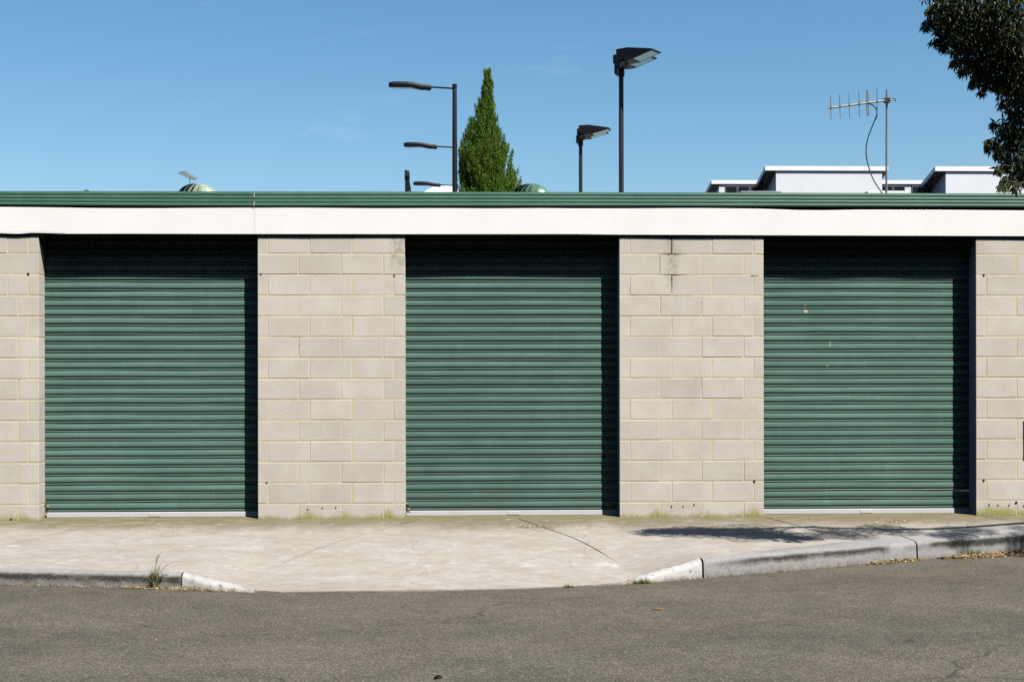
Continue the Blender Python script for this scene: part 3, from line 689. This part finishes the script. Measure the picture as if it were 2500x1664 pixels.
# ------------------------------------------------------------------ lamp posts behind the garages
PPM = 106.0
YL = F/PPM - CAMD
def street_lamp(Y, X, label, rz=0.0, Hh=None, brace=False):
    e = empty('street_lamp', (X, Y, -.4), label, 'street lamp', 'black street lamps behind the garages')
    e.rotation_euler.z = rz
    q = at(1108, 205.5, YL).z + .4
    H = q if Hh is None else Hh
    za = H - (216-205.5)/PPM
    MB().tube([(0, 0, 0), (0, 0, H*.6), (0, 0, H-.02), (0, 0, H)], [.066, .062, .050, .044], 16).build('pole', M['black'], e, smooth=True)
    MB().tube([(0, 0, H-.09), (0, 0, H-.01), (0, 0, H)], [.054, .054, .046], 16).build('pole_cap', M['black'], e)
    MB().tube([(0, 0, .0), (0, 0, .02)], .16, 16).build('base_plate', M['black'], e)
    MB().tube([(-.04, 0, za), (-.60, 0, za+.03)], .021, 10).build('arm', M['black'], e, smooth=True)
    Z = lambda y: (530-y)/(3.92*PPM)
    Xc = lambda x: (x-820)/(3.92*PPM)
    st = [(590, 500, 555, .05), (545, 497, 548, .062), (500, 492, 548, .075), (470, 486, 541, .088), (430, 478, 532, .10), (370, 471, 528, .108), (290, 469, 526, .108), (230, 472, 524, .10), (205, 476, 523, .082), (192, 484, 520, .055)]
    rings = []
    for x, t, b, hw in st:
        zt_, zb = za+Z(t), za+Z(b)
        zm = (zt_+zb)/2; hh = (zt_-zb)/2; rings.append([(Xc(x), hw*math.copysign(abs(math.cos(q_))**.55, math.cos(q_)), zm+hh*math.copysign(abs(math.sin(q_))**.6, math.sin(q_))) for q_ in [2*math.pi*k/16 for k in range(16)]])
    hd = MB().loft(rings).build('lamp_head', M['black'], e, smooth=True)
    MB().box((Xc(420), -.07, za+Z(529)-.006), (Xc(215), .07, za+Z(522))).build('lamp_lens', M['lens'], hd, bevel=.004)
    MB().tube([(Xc(600), 0, za+Z(527)), (Xc(575), 0, za+Z(527))], .036, 12).build('spigot', M['black'], hd)
    for dx in (545, 572): MB().box((Xc(dx)-.006, -.052, za+Z(512)), (Xc(dx)+.006, -.046, za+Z(496))).build('latch', M['galv'], hd)
    if brace:
        MB().tube([(0, .05, H-.35), (0, .30, H-1.7)], .03, 8).build('brace', M['black'], e)
    return e
XLp = at(1110, 330, YL).x
street_lamp(YL, XLp, 'tall black lamp post with flat curved head, tallest of the row left of the cypress')
street_lamp(F/(PPM*.787) - CAMD, at(1112, 330, F/(PPM*.787)-CAMD).x, 'middle of three black lamp heads in line, partly hidden behind the tallest post')
street_lamp(F/(PPM*.649) - CAMD, at(1113, 330, F/(PPM*.649)-CAMD).x, 'lowest and farthest of three black lamp heads in line, just above the gutter')
YE = 32.0
pe = at(994, 416, YE); e = empty('lamp_post', (pe.x, YE, -.4), 'stubby black lamp post seen end-on, only its rounded top showing, left of the others', 'street lamp')
He = pe.z + .4
MB().tube([(0, 0, 0), (0, 0, He-.25)], [.075, .072], 14).build('pole', M['black'], e, smooth=True)
MB().tube([(0, 0, He-.33), (0, 0, He-.27), (0, 0, He-.12), (0, 0, He-.04), (0, 0, He)], [.074, .092, .086, .078, .045], 16).build('lamp_head', M['black'], e, smooth=True)
MB().tube([(-.005, -.75, He-.14), (0, -.05, He-.18)], [.05, .06], 10).build('arm', M['black'], e, smooth=True)
MB().tube([(.05, 0, He-.30), (.17, 0, He-1.1), (.30, 0, He-2.2)], .026, 8).build('brace', M['black'], e)

def flood_post(x, ytop, ppm, rz, label, tilt=0.0):
    Y = F/ppm - CAMD; p = at(x, ytop, Y)
    e = empty('floodlight_post', (p.x, Y, -.4), label, 'floodlight', 'black floodlight posts behind the garages')
    H = p.z + .4
    MB().tube([(0, 0, 0), (0, 0, H)], [.056, .048], 14).build('pole', M['dgrey'], e, smooth=True)
    MB().tube([(0, 0, H-.12), (0, 0, H+.03)], .068, 14).build('collar', M['black'], e, smooth=True)
    MB().box((-.045, -.30, H+.02), (.045, .62, H+.11)).build('crossbar', M['black'], e, bevel=.01)
    for (ox, oy) in ((0, -.08), (-.01, .42)):
        h = empty('lamp_head', (ox+.07, oy, H+.02), parent=e); h.rotation_euler = (0, tilt, rz)
        zt0 = .36; W = .20
        side = [(-.10, zt0), (.16, zt0+.005), (.70, zt0-.085), (.715, zt0-.105), (.22, zt0-.235), (.02, zt0-.245), (-.10, zt0-.17)]
        n_ = len(side); vv = [(a, -W, b) for a, b in side] + [(a, W, b) for a, b in side]
        ff = [tuple(range(n_)), tuple(range(2*n_-1, n_-1, -1))] + [(i, i+n_, (i+1) % n_+n_, (i+1) % n_) for i in range(n_)]
        MB().add(vv, ff).build('housing', M['black'], h, bevel=.012)
        dx, dz = .715-.22, (-.105+.235); L_ = math.hypot(dx, dz); tx, tz = dx/L_, dz/L_; nx_, nz = tz, -tx
        def pt(s, wv, o): return (.22+tx*s+nx_*o, wv, zt0-.235+tz*s+nz*o)
        MB().add([pt(.045, -W+.045, .004), pt(L_-.05, -W+.045, .004), pt(L_-.05, W-.045, .004), pt(.045, W-.045, .004), pt(.045, -W+.045, -.01), pt(L_-.05, -W+.045, -.01), pt(L_-.05, W-.045, -.01), pt(.045, W-.045, -.01)],
                 [(0, 1, 2, 3), (7, 6, 5, 4), (0, 4, 5, 1), (1, 5, 6, 2), (2, 6, 7, 3), (3, 7, 4, 0)]).build('lens', M['lens'], h)
        MB().box((-.14, -.07, zt0-.36), (.02, .07, zt0-.16)).build('bracket', M['black'], h, bevel=.01)
    return e
flood_post(1516.5, 172, 123, -.62, 'tall black twin floodlight post, highest thing in the sky right of the cypress')
flood_post(1417.5, 345, 93, -.22, 'shorter black floodlight post standing between the cypress and the tall floodlight')

# ------------------------------------------------------------------ cypress
YC = 27.0
tree = empty('cypress_tree', (at(1190, 460, YC).x, YC, -.4), 'dense bright green conical cypress rising behind the gutter', 'tree')
ctx = tree.location.x
out_l = [(166, 1183, 1196), (190, 1178, 1202), (207, 1177, 1203), (240, 1168, 1213), (271, 1158, 1217), (300, 1142, 1219), (322, 1131, 1222), (345, 1124, 1238), (374, 1121, 1250), (400, 1120, 1256), (424, 1119.5, 1260), (462, 1119.5, 1275), (500, 1117, 1286), (640, 1112, 1300), (800, 1120, 1296), (960, 1160, 1250)]
ez_ = [at(1190, y, YC).z + .4 for y, a, b in out_l]
cxs = [(at(a, y, YC).x + at(b, y, YC).x)/2 - ctx for y, a, b in out_l]; rad = [(at(b, y, YC).x - at(a, y, YC).x)/2 for y, a, b in out_l]
Hc = ez_[0]
MB().tube([(0, 0, 0), (.02, 0, Hc*.5), (cxs[2], 0, Hc*.93)], [.16, .09, .015], 10).build('trunk', M['bark'], tree)
rg = random.Random(5)
zz = ez_[::-1]; rr_ = rad[::-1]; cc_ = cxs[::-1]
mb = MB()
# upright flame-shaped branch plumes, each a spray of small scale-leaf fronds
plumes = []
gaps = [(rg.uniform(6.6, 10.6), rg.uniform(math.pi, 2*math.pi)) for _ in range(20)]
def plume(z0, z1, n):
    m_ = 0
    while m_ < n:
        z = rg.uniform(z0, z1); r = float(np.interp(z, zz, rr_))
        if rg.random() > (r/.95)**.8 + .10: continue
        th = rg.uniform(0, 2*math.pi); k = rg.uniform(.10, 1.0)**.6
        if k > .62 and any(abs(z-gz) < .19 and abs((th-ga+math.pi) % (2*math.pi)-math.pi)*r < .15 for gz, ga in gaps): continue
        L_ = rg.uniform(.26, .58)*(.5+.5*min(1, r))
        plumes.append((float(np.interp(z, zz, cc_)) + k*max(0, r-.06)*math.cos(th)*(1.02 if z < 8.6 else .93), k*max(0, r-.06)*math.sin(th)*.98, z-L_*.62, th, L_)); m_ += 1
plume(6.2, Hc-.15, 1500); plume(1.2, 6.2, 260)
plumes += [(float(np.interp(z, zz, cc_))+rg.uniform(-.06, .06)*min(1, (Hc-z)*.9), rg.uniform(-.06, .06)*min(1, (Hc-z)*.9), z-.25, rg.uniform(0, 6.28), .22+.14*min(1, Hc-z)) for z in np.linspace(Hc-1.5, Hc-.02, 48)]
for (x, y, z, th, L_) in plumes:
    sp_ = rg.uniform(.05, .30); lean = Vector((math.cos(th)*sp_, math.sin(th)*sp_, 1)).normalized()
    o = Vector((x, y, z)); nf = int(60 + 115*L_)
    for _ in range(nf):
        t = rg.random(); wd = .15*L_*math.sin(math.pi*(t*.86+.12))
        c = o + lean*(t*L_) + Vector((rg.gauss(0, wd*.6), rg.gauss(0, wd*.6), rg.gauss(0, .02)))
        d = (lean + Vector((rg.gauss(0, .26), rg.gauss(0, .26), rg.gauss(0, .15)))).normalized()*rg.uniform(.045, .105)
        s_ = d.cross(Vector((rg.gauss(0, 1), rg.gauss(0, 1), rg.gauss(0, 1)))).normalized()*rg.uniform(.006, .011)
        mb.add([c, c+d*.5+s_, c+d, c+d*.5-s_], [(0, 1, 2, 3)])
obj('crown', meshdata('crown', mb.v, mb.f, M['conifer']), tree)

# ------------------------------------------------------------------ white buildings far right
YW = 50 - CAMD
wbld = empty('white_building', (at(1990, 470, YW).x, YW, -.4), 'white modern building with raised skillion roofs and clerestory windows, right', 'building')
wx = wbld.location.x
def lw(x, y, Y): q = at(x, y, Y); return Vector((q.x-wx, Y-YW, q.z+.4))
def skillion(xa, xb, yt, yb_, Y, slope, depth, overl, overr, overf, name='roof'):
    a, b = lw(xa, yt, Y), lw(xb, yt+.8, Y); th = a.z - lw(xa, yb_, Y).z; y0 = Y-YW
    dz = slope*depth
    rf = MB().add([(a.x, y0, a.z), (b.x, y0, a.z), (b.x, y0+depth, a.z-dz), (a.x, y0+depth, a.z-dz), (a.x, y0, a.z-th), (b.x, y0, a.z-th), (b.x, y0+depth, a.z-th-dz), (a.x, y0+depth, a.z-th-dz)],
             [(0, 1, 2, 3), (7, 6, 5, 4), (0, 4, 5, 1), (1, 5, 6, 2), (2, 6, 7, 3), (3, 7, 4, 0)]).build(name, M['farwhite'], wbld)
    wl, wr, yf = a.x+overl, b.x-overr, y0+overf; y9 = y0+depth-.05
    z1 = a.z-th-slope*overf-.002; z2 = a.z-th-slope*(depth-.05)-.002
    wall = MB().add([(wl, yf, 0), (wr, yf, 0), (wr, y9, 0), (wl, y9, 0), (wl, yf, z1), (wr, yf, z1), (wr, y9, z2), (wl, y9, z2)],
             [(3, 2, 1, 0), (4, 5, 6, 7), (0, 1, 5, 4), (1, 2, 6, 5), (2, 3, 7, 6), (3, 0, 4, 7)]).build('wall', M['farshaded'], wbld)  # white wall; the shade on it is put into this greyer colour
    return rf, wl, wr, yf, z1
skillion(1868, 2169, 405, 416, YW, .27, 4.5, .42, .22, .06)
skillion(2283, 2620, 406, 417.5, YW, .27, 4.5, .42, .2, .06)
for xa, xb, xs_ in ((1737, 2000, [(1771, 1800), (1801.5, 1830), (1831.5, 1862)]), (2100, 2420, [(2131, 2150), (2151.5, 2180), (2181.5, 2209), (2226, 2250), (2251, 2275)])):
    Yl = YW + 1.6
    rf, wl, wr, yf, z1 = skillion(xa, xb, 439.5, 449, Yl, .20, 4, .30, .3, .06, 'lower_roof')
    yw = yf - .012
    for k, (p_, q_) in enumerate(xs_):
        a, b = lw(p_, 453.5, Yl+.05), lw(q_, 467, Yl+.05)
        wn_ = MB().box((a.x, yw-.02, b.z-.35), (b.x, yw+.02, a.z)).build('window', M['frame'], wbld)
        MB().box((a.x+.03, yw-.026, b.z-.32), (b.x-.03, yw-.0205, a.z-.03)).build('pane', M['glass'], wn_)

dz_ = lw(1990, 471.5, YW-.2).z
MB().box((lw(1740, 470, YW).x, -6.0, dz_-1.45), (lw(2620, 470, YW).x, .3, dz_-1.05)).build('bounce_deck', M['beige'], wbld)  # added deck below the sight line, meant to bounce sunlight onto the walls

YH = 70.0
hs = empty('white_house', (at(1082, 462, YH).x, YH, -.4), 'low white hipped roof peeping over the gutter behind the lamp posts', 'building')
hx = hs.location.x
def lh(x, y): q = at(x, y, YH); return Vector((q.x-hx, 0, q.z+.4))
a, b, c, d = lh(1036, 468), lh(1057, 455.5), lh(1107, 454.5), lh(1127, 468); dep = 4.0
for q_ in (b, c): q_.z += (q_.z-.4-CZ)*.031
MB().add([a, d, d+Vector((0, dep*2, 0)), a+Vector((0, dep*2, 0)), b+Vector((0, dep*.6, 0)), c+Vector((0, dep*.6, 0)), c+Vector((0, dep*1.4, 0)), b+Vector((0, dep*1.4, 0)), a-Vector((0, 0, .2)), d-Vector((0, 0, .2))],
         [(0, 1, 5, 4), (1, 2, 6, 5), (2, 3, 7, 6), (3, 0, 4, 7), (4, 5, 6, 7), (8, 9, 1, 0)]).build('roof', M['farwhite'], hs)
MB().box((a.x+.3, .3, 0), (d.x-.3, dep*2-.3, a.z-.02)).build('wall', M['beige'], hs)

# ------------------------------------------------------------------ street tree: trunk right of the frame, one drooping bough reaching in
gum = empty('street_tree', (8.2, -.42, 0), 'dark leafy tree bough hanging in at the top right corner', 'tree')
gx, gy = 8.2, -.42
rg = random.Random(21)
T = lambda X, Y, Z: Vector((X-gx, Y-gy, Z))
MB().tube(bez([T(8.2, -.42, -.3), T(8.25, -.45, .8), T(8.1, -.6, 2.2), T(8.3, -1.0, 3.6), T(8.6, -1.6, 5.2)], 6), [.17]*7+[.14]*6+[.11]*6+[.07]*6, 12).build('trunk', M['bark'], gum, smooth=True)
limbs = [bez([T(8.12, -.6, 2.3), T(7.3, -2.2, 3.5), T(6.1, -3.2, 4.25), T(5.0, -3.1, 4.45), T(4.3, -3.2, 4.25), T(3.75, -3.15, 4.2)], 6), bez([T(5.2, -3.05, 4.45), T(4.75, -3.0, 4.1), T(4.35, -3.0, 3.5), T(4.2, -3.0, 2.95)], 6), bez([T(8.25, -.9, 3.4), T(8.9, -2.2, 4.8), T(9.3, -2.8, 5.8)], 6), bez([T(4.75, -3.15, 4.4), T(4.35, -3.35, 4.75), T(3.95, -3.5, 5.0)], 6)]
for L_, r0 in zip(limbs, (.07, .022, .08, .03)):
    MB().tube(L_, [r0*(1-.85*i/(len(L_)-1)) for i in range(len(L_))], 8).build('limb', M['bark'], gum, smooth=True)
# clusters: centre (photo px or world), radius, leaves
cl = []
def C(x, y, Y, r, n): q = at(x, y, Y); cl.append((q, r, n))
C(2292, 50, -3.15, .10, 150); C(2318, 30, -3.1, .14, 240); C(2300, 95, -3.1, .045, 30); C(2345, 60, -3.1, .19, 420); C(2395, 40, -3.05, .22, 480); C(2350, 110, -3.05, .12, 220); C(2400, 110, -3.0, .21, 460)
C(2450, 70, -3.1, .24, 560); C(2370, 155, -3.0, .09, 130); C(2395, 185, -3.0, .085, 130); C(2440, 155, -2.95, .18, 380); C(2490, 130, -3.1, .26, 620); C(2430, 200, -3.0, .07, 70); C(2475, 215, -3.0, .13, 240); C(2500, 190, -2.9, .2, 380)
C(2480, 270, -2.95, .10, 170); C(2495, 310, -2.95, .15, 260); C(2450, 315, -3.0, .075, 100); C(2470, 340, -2.95, .09, 130); C(2422, 352, -3.0, .055, 70); C(2440, 372, -3.0, .05, 50); C(2490, 385, -2.95, .12, 200); C(2455, 400, -2.95, .05, 60); C(2462, 440, -3.0, .06, 90); C(2490, 430, -2.95, .09, 150); C(2520, 420, -2.95, .12, 160)
C(2300, -30, -3.3, .15, 240); C(2370, -40, -3.3, .25, 480); C(2450, -40, -3.3, .28, 560); C(2540, 40, -3.3, .34, 900); C(2560, 200, -3.1, .26, 520); C(2560, 320, -3.0, .2, 320)
for x, y, r in ((2263, 58, .035), (2270, 22, .035), (2284, 100, .03), (2302, 112, .03), (2330, 150, .04), (2350, 172, .03), (2378, 200, .035), (2396, 222, .025), (2408, 205, .03), (2436, 212, .03), (2450, 250, .03), (2424, 300, .025), (2412, 345, .025), (2436, 412, .025), (2445, 452, .03), (2476, 455, .035), (2290, 12, .05)): C(x, y, -3.08, r, int(1100*r))
for X, Y, Z, r, n_ in ((4.75, -3.5, 4.9, .35, 700), (5.25, -3.45, 4.35, .30, 1100), (5.75, -3.30, 4.4, .28, 1000), (6.1, -3.65, 4.25, .20, 600), (6.35, -3.4, 4.3, .26, 800), (6.9, -3.3, 4.1, .24, 500), (6.75, -3.75, 4.2, .2, 500), (9.0, -2.6, 5.2, .9, 1500), (9.7, -3.0, 6.0, 1.0, 1600), (9.2, -2.2, 6.4, .8, 1200), (9.8, -1.6, 5.6, .8, 900)):
    cl.append((Vector((X, Y, Z)), r, n_))
mb = MB()
for c, r, n_ in cl:
    big = 1.0 if r < .5 else 2.0
    for _ in range(int(n_*(1.9 if big == 1 else 1))):
        dd = Vector((rg.gauss(0, 1), rg.gauss(0, 1), rg.gauss(0, 1))).normalized()*(rg.random()**.42)*r
        p = c + Vector((dd.x, dd.y*1.25, dd.z*.95)) - Vector((gx, gy, 0))
        L_ = rg.uniform(.036, .072)*big; wd = L_*rg.uniform(.10, .16)
        d = Vector((rg.gauss(0, .45), rg.gauss(0, .45), -1+rg.gauss(0, .35))).normalized()
        s_ = d.cross(Vector((rg.gauss(0, 1), rg.gauss(0, 1), rg.gauss(0, .3)))).normalized()*wd; nn = d.cross(s_).normalized()*wd*.4
        mb.add([p, p+d*L_*.4+s_+nn, p+d*L_+nn*.5, p+d*L_*.4-s_+nn, p+d*L_*.45], [(0, 1, 4), (1, 2, 4), (2, 3, 4), (3, 0, 4)])
obj('crown', meshdata('crown', mb.v, mb.f, M['leaf']), gum)
tw = MB()
for c, r, n_ in cl:
    if r < .5:
        for _ in range(3):
            a = c + Vector((rg.uniform(-r, r)*.5+.1, rg.uniform(-r, r)*.5, r*.6)) - Vector((gx, gy, 0)); b = c + Vector((rg.uniform(-r, r)*.6, rg.uniform(-r, r)*.6, -r*.7)) - Vector((gx, gy, 0))
            tw.tube([a, (a+b)/2+Vector((0, 0, .03)), b], [.005, .0035, .0015], 4, False)
o = tw.build('twigs', M['bark'], gum); o['kind'] = 'stuff'

# ------------------------------------------------------------------ weeds, grass tufts, leaf litter
def blade(mb, p, d, L_, wd, droop, rg, n=4):
    s_ = d.cross(Vector((0, 0, 1))); s_ = (s_ if s_.length > .05 else Vector((1, 0, 0))).normalized()
    pr = []; q = p.copy(); dd = d.normalized()
    for i in range(n+1):
        w_ = wd*(1-(i/n)**1.5)+.0002; pr += [q-s_*w_, q+s_*w_]; dd = (dd + Vector((0, 0, -droop/n)) + Vector((d.x, d.y, 0))*droop*.3/n).normalized(); q = q + dd*(L_/n)
    mb.add(pr, [(2*i, 2*i+1, 2*i+3, 2*i+2) for i in range(n)])
def kerbfoot(x, off=.018):
    X = (x-1149)/330
    for _ in range(20): p = at(x, 1400, yk(X)-off); X = p.x
    return Vector((X, yk(X)-off, road_z(X, yk(X)-off)))
def tuft(x, y, n, L_, label, m='grass', spread=.05, wide=.0022, dry=0):
    g = onground(x, y) if y < 1300 else kerbfoot(x); rg2 = random.Random(int(x))
    e = empty('grass_tuft', g, label, 'grass tuft', 'grass tufts along the kerb')
    mb = MB()
    for _ in range(n):
        a = rg2.uniform(0, 6.283); o = Vector((rg2.gauss(0, spread), rg2.gauss(0, spread*.35), -.005)); d = Vector((math.cos(a)*rg2.uniform(.15, .8), math.sin(a)*rg2.uniform(.15, .8), 1))
        blade(mb, o, d, L_*rg2.uniform(.5, 1.15), wide*rg2.uniform(.6, 1.2), rg2.uniform(.2, 1.1), rg2)
    obj('blades', meshdata('blades', mb.v, mb.f, M[m]), e)
    if dry:
        mb = MB()
        for _ in range(dry):
            a = rg2.uniform(0, 6.283); o = Vector((rg2.gauss(0, spread*1.6), rg2.gauss(0, spread*.5), -.002)); d = Vector((math.cos(a), math.sin(a)*.6, rg2.uniform(.1, .6)))
            blade(mb, o, d, L_*rg2.uniform(.4, .9), wide, .6, rg2)
        obj('dry_blades', meshdata('dry_blades', mb.v, mb.f, M['straw']), e)
    return e
tuft(1387, 1431, 70, .040, 'very small green grass tuft at the edge of the crossing', spread=.022)
tuft(1566, 1421, 190, .055, 'low bushy green tuft where the right kerb starts', spread=.040, dry=30)
tuft(2372, 1347, 120, .125, 'tall bright green grass tuft among fallen leaves at right', spread=.045, dry=40)
tuft(2367, 1288, 16, .055, 'tiny single weed on the path edge beneath the right pier', spread=.008)
tuft(475, 1446, 40, .07, 'dry straw tuft at the foot of the left kerb ramp', 'straw', .06)
# tall weed at the left kerb
g = kerbfoot(377)
e = empty('kerb_weed', g, 'tall thin seeding grass weed growing at the left kerb', 'weed')
rg2 = random.Random(3); mb = MB()
for _ in range(64):
    a = rg2.uniform(0, 6.283); o = Vector((rg2.gauss(0, .014), rg2.gauss(0, .010), rg2.uniform(-.005, .07))); d = Vector((math.cos(a)*.35, math.sin(a)*.2-.1, 1))
    blade(mb, o, d, rg2.uniform(.05, .17), .0026, rg2.uniform(.2, .9), rg2)
obj('blades', meshdata('blades', mb.v, mb.f, M['straw']), e)
for pts in ([(0, 0, 0), (.01, -.02, .12), (.018, -.02, .22), (.030, -.02, .29)], [(.005, 0, 0), (.03, -.02, .10), (.085, -.02, .18), (.165, -.02, .235)], [(0, 0, 0), (.008, -.02, .14), (.03, -.02, .25), (.062, -.02, .315)], [(.01, 0, 0), (.04, -.02, .08), (.09, -.02, .14)]):
    P = bez([Vector(q_)*.87 for q_ in pts], 5); st = MB().tube(P, [.0032*(1-.6*i/(len(P)-1)) for i in range(len(P))], 5).build('stalk', M['straw'], e)
    mb = MB()
    for k in range(26):
        t = rg2.uniform(.62, 1); q = P[int(t*(len(P)-1))]; d = Vector((rg2.gauss(0, 1), rg2.gauss(0, 1), rg2.uniform(.2, 1.5)))
        blade(mb, q, d, rg2.uniform(.012, .028), .0018, .3, rg2, 2)
    obj('seed_head', meshdata('seed_head', mb.v, mb.f, M['straw']), st)

# leaf litter: drifts along the kerb and scatter on the path
def litter(mb, x, y, n, sx, sy, rg, smin=.012, smax=.045, lift=.012):
    for _ in range(n):
        g = onground(x + rg.gauss(0, sx), y + rg.gauss(0, sy)); add_leaf(mb, g, rg, smin, smax, lift)
def add_leaf(mb, g, rg, smin, smax, lift):
    L_ = rg.uniform(smin, smax)*.5; wd = L_*rg.uniform(.16, .34); a = rg.uniform(0, 6.283)
    d = Vector((math.cos(a), math.sin(a), rg.gauss(0, .22)))*L_; s_ = Vector((-math.sin(a), math.cos(a), rg.gauss(0, .3)))*wd; c = g + Vector((0, 0, rg.uniform(.002, lift)))
    up = Vector((0, 0, wd*.5))
    mb.add([c-d, c+s_+up, c+d, c-s_+up, c], [(0, 4, 1), (1, 4, 2), (2, 4, 3), (3, 4, 0)])
rg = random.Random(8)
def drift(x0, x1, n, near, far, smin, smax, lift, power=1.0):
    mb = MB()
    for _ in range(n):
        x = rg.uniform(x0, x1); k = math.sin(math.pi*(x-x0)/(x1-x0))**.5
        y = yk(x) - .004 - (near + (far-near)*rg.random()**1.8)*k
        add_leaf(mb, Vector((x, y, road_z(x, y))), rg, smin, smax, lift*k+.003)
    return mb
XK = lambda p: kerbfoot(p[0]).x
for x0, x1, n_, far, lift, sm in ((XK((2290, 1364)), 6.6, 2300, .26, .035, .055), (XK((2110, 1378)), XK((2250, 1368)), 420, .11, .02, .045), (XK((1700, 1411)), XK((2110, 1380)), 160, .05, .008, .03), (-4.6, XK((300, 1437)), 260, .05, .008, .028), (XK((290, 1436)), XK((560, 1449)), 620, .09, .012, .032)):
    o = drift(x0, x1, n_, 0, far, .014, sm, lift).build('leaf_litter', M['litter']); tag(o, None, None, kind='stuff')
    o['label'] = 'dry fallen leaves gathered along the foot of the kerb'
mb = MB()
litter(mb, 1295, 1287, 110, 28, 3, rg, .012, .04); litter(mb, 1390, 1284, 60, 60, 3, rg, .01, .03); litter(mb, 2180, 1274, 110, 30, 4, rg, .015, .05); litter(mb, 2280, 1256, 60, 18, 1.5, rg, .012, .04); litter(mb, 2050, 1285, 90, 90, 10, rg, .01, .035); litter(mb, 2250, 1280, 60, 70, 8, rg, .01, .03)
litter(mb, 1180, 1284, 60, 80, 5, rg, .008, .03); litter(mb, 400, 1291, 40, 60, 5, rg, .01, .03); litter(mb, 1600, 1280, 90, 160, 8, rg, .008, .028); litter(mb, 900, 1350, 26, 300, 40, rg, .008, .024); litter(mb, 1900, 1300, 60, 120, 18, rg, .008, .03)
o = mb.build('leaf_litter', M['litter']); tag(o, 'dry leaves and bits scattered over the concrete footpath', kind='stuff')
mb = MB()
litter(mb, 1250, 1540, 70, 700, 70, rg, .008, .022, .005)
o = mb.build('road_debris', M['litter']); tag(o, 'tiny leaf bits scattered over the asphalt', kind='stuff')

# single pieces lying on the road
def curl(x, y, L_, wd, rz, m, name, label, cat):
    g = onground(x, y); rings = []
    for i in range(9):
        t = i/8; w_ = wd*(.55+.45*math.sin(math.pi*(t*.9+.05))); up = .006*math.sin(t*math.pi)+.003
        rings.append([(L_*(t-.5), w_*math.cos(a), up + w_*.75*math.sin(a)+.002) for a in [math.pi*k/6 for k in range(7)]] + [(L_*(t-.5), w_*.86*math.cos(a), up + w_*.58*math.sin(a)) for a in [math.pi*k/6 for k in range(6, -1, -1)]])
    o = MB().loft(rings).build(name, M[m], None, g, (0, 0, rz)); return tag(o, label, cat)
curl(1606, 1488.5, .072, .010, .02, 'tan', 'bark_strip', 'curled orange-brown bark strip lying alone on the asphalt', 'bark')
curl(1069, 1656, .045, .012, .5, 'hole', 'dark_leaf', 'black curled leaf on the road at the bottom edge', 'leaf')
curl(2222, 1564, .045, .005, .1, 'rust', 'fallen_leaf', 'small brown leaf on the asphalt at lower right', 'leaf')
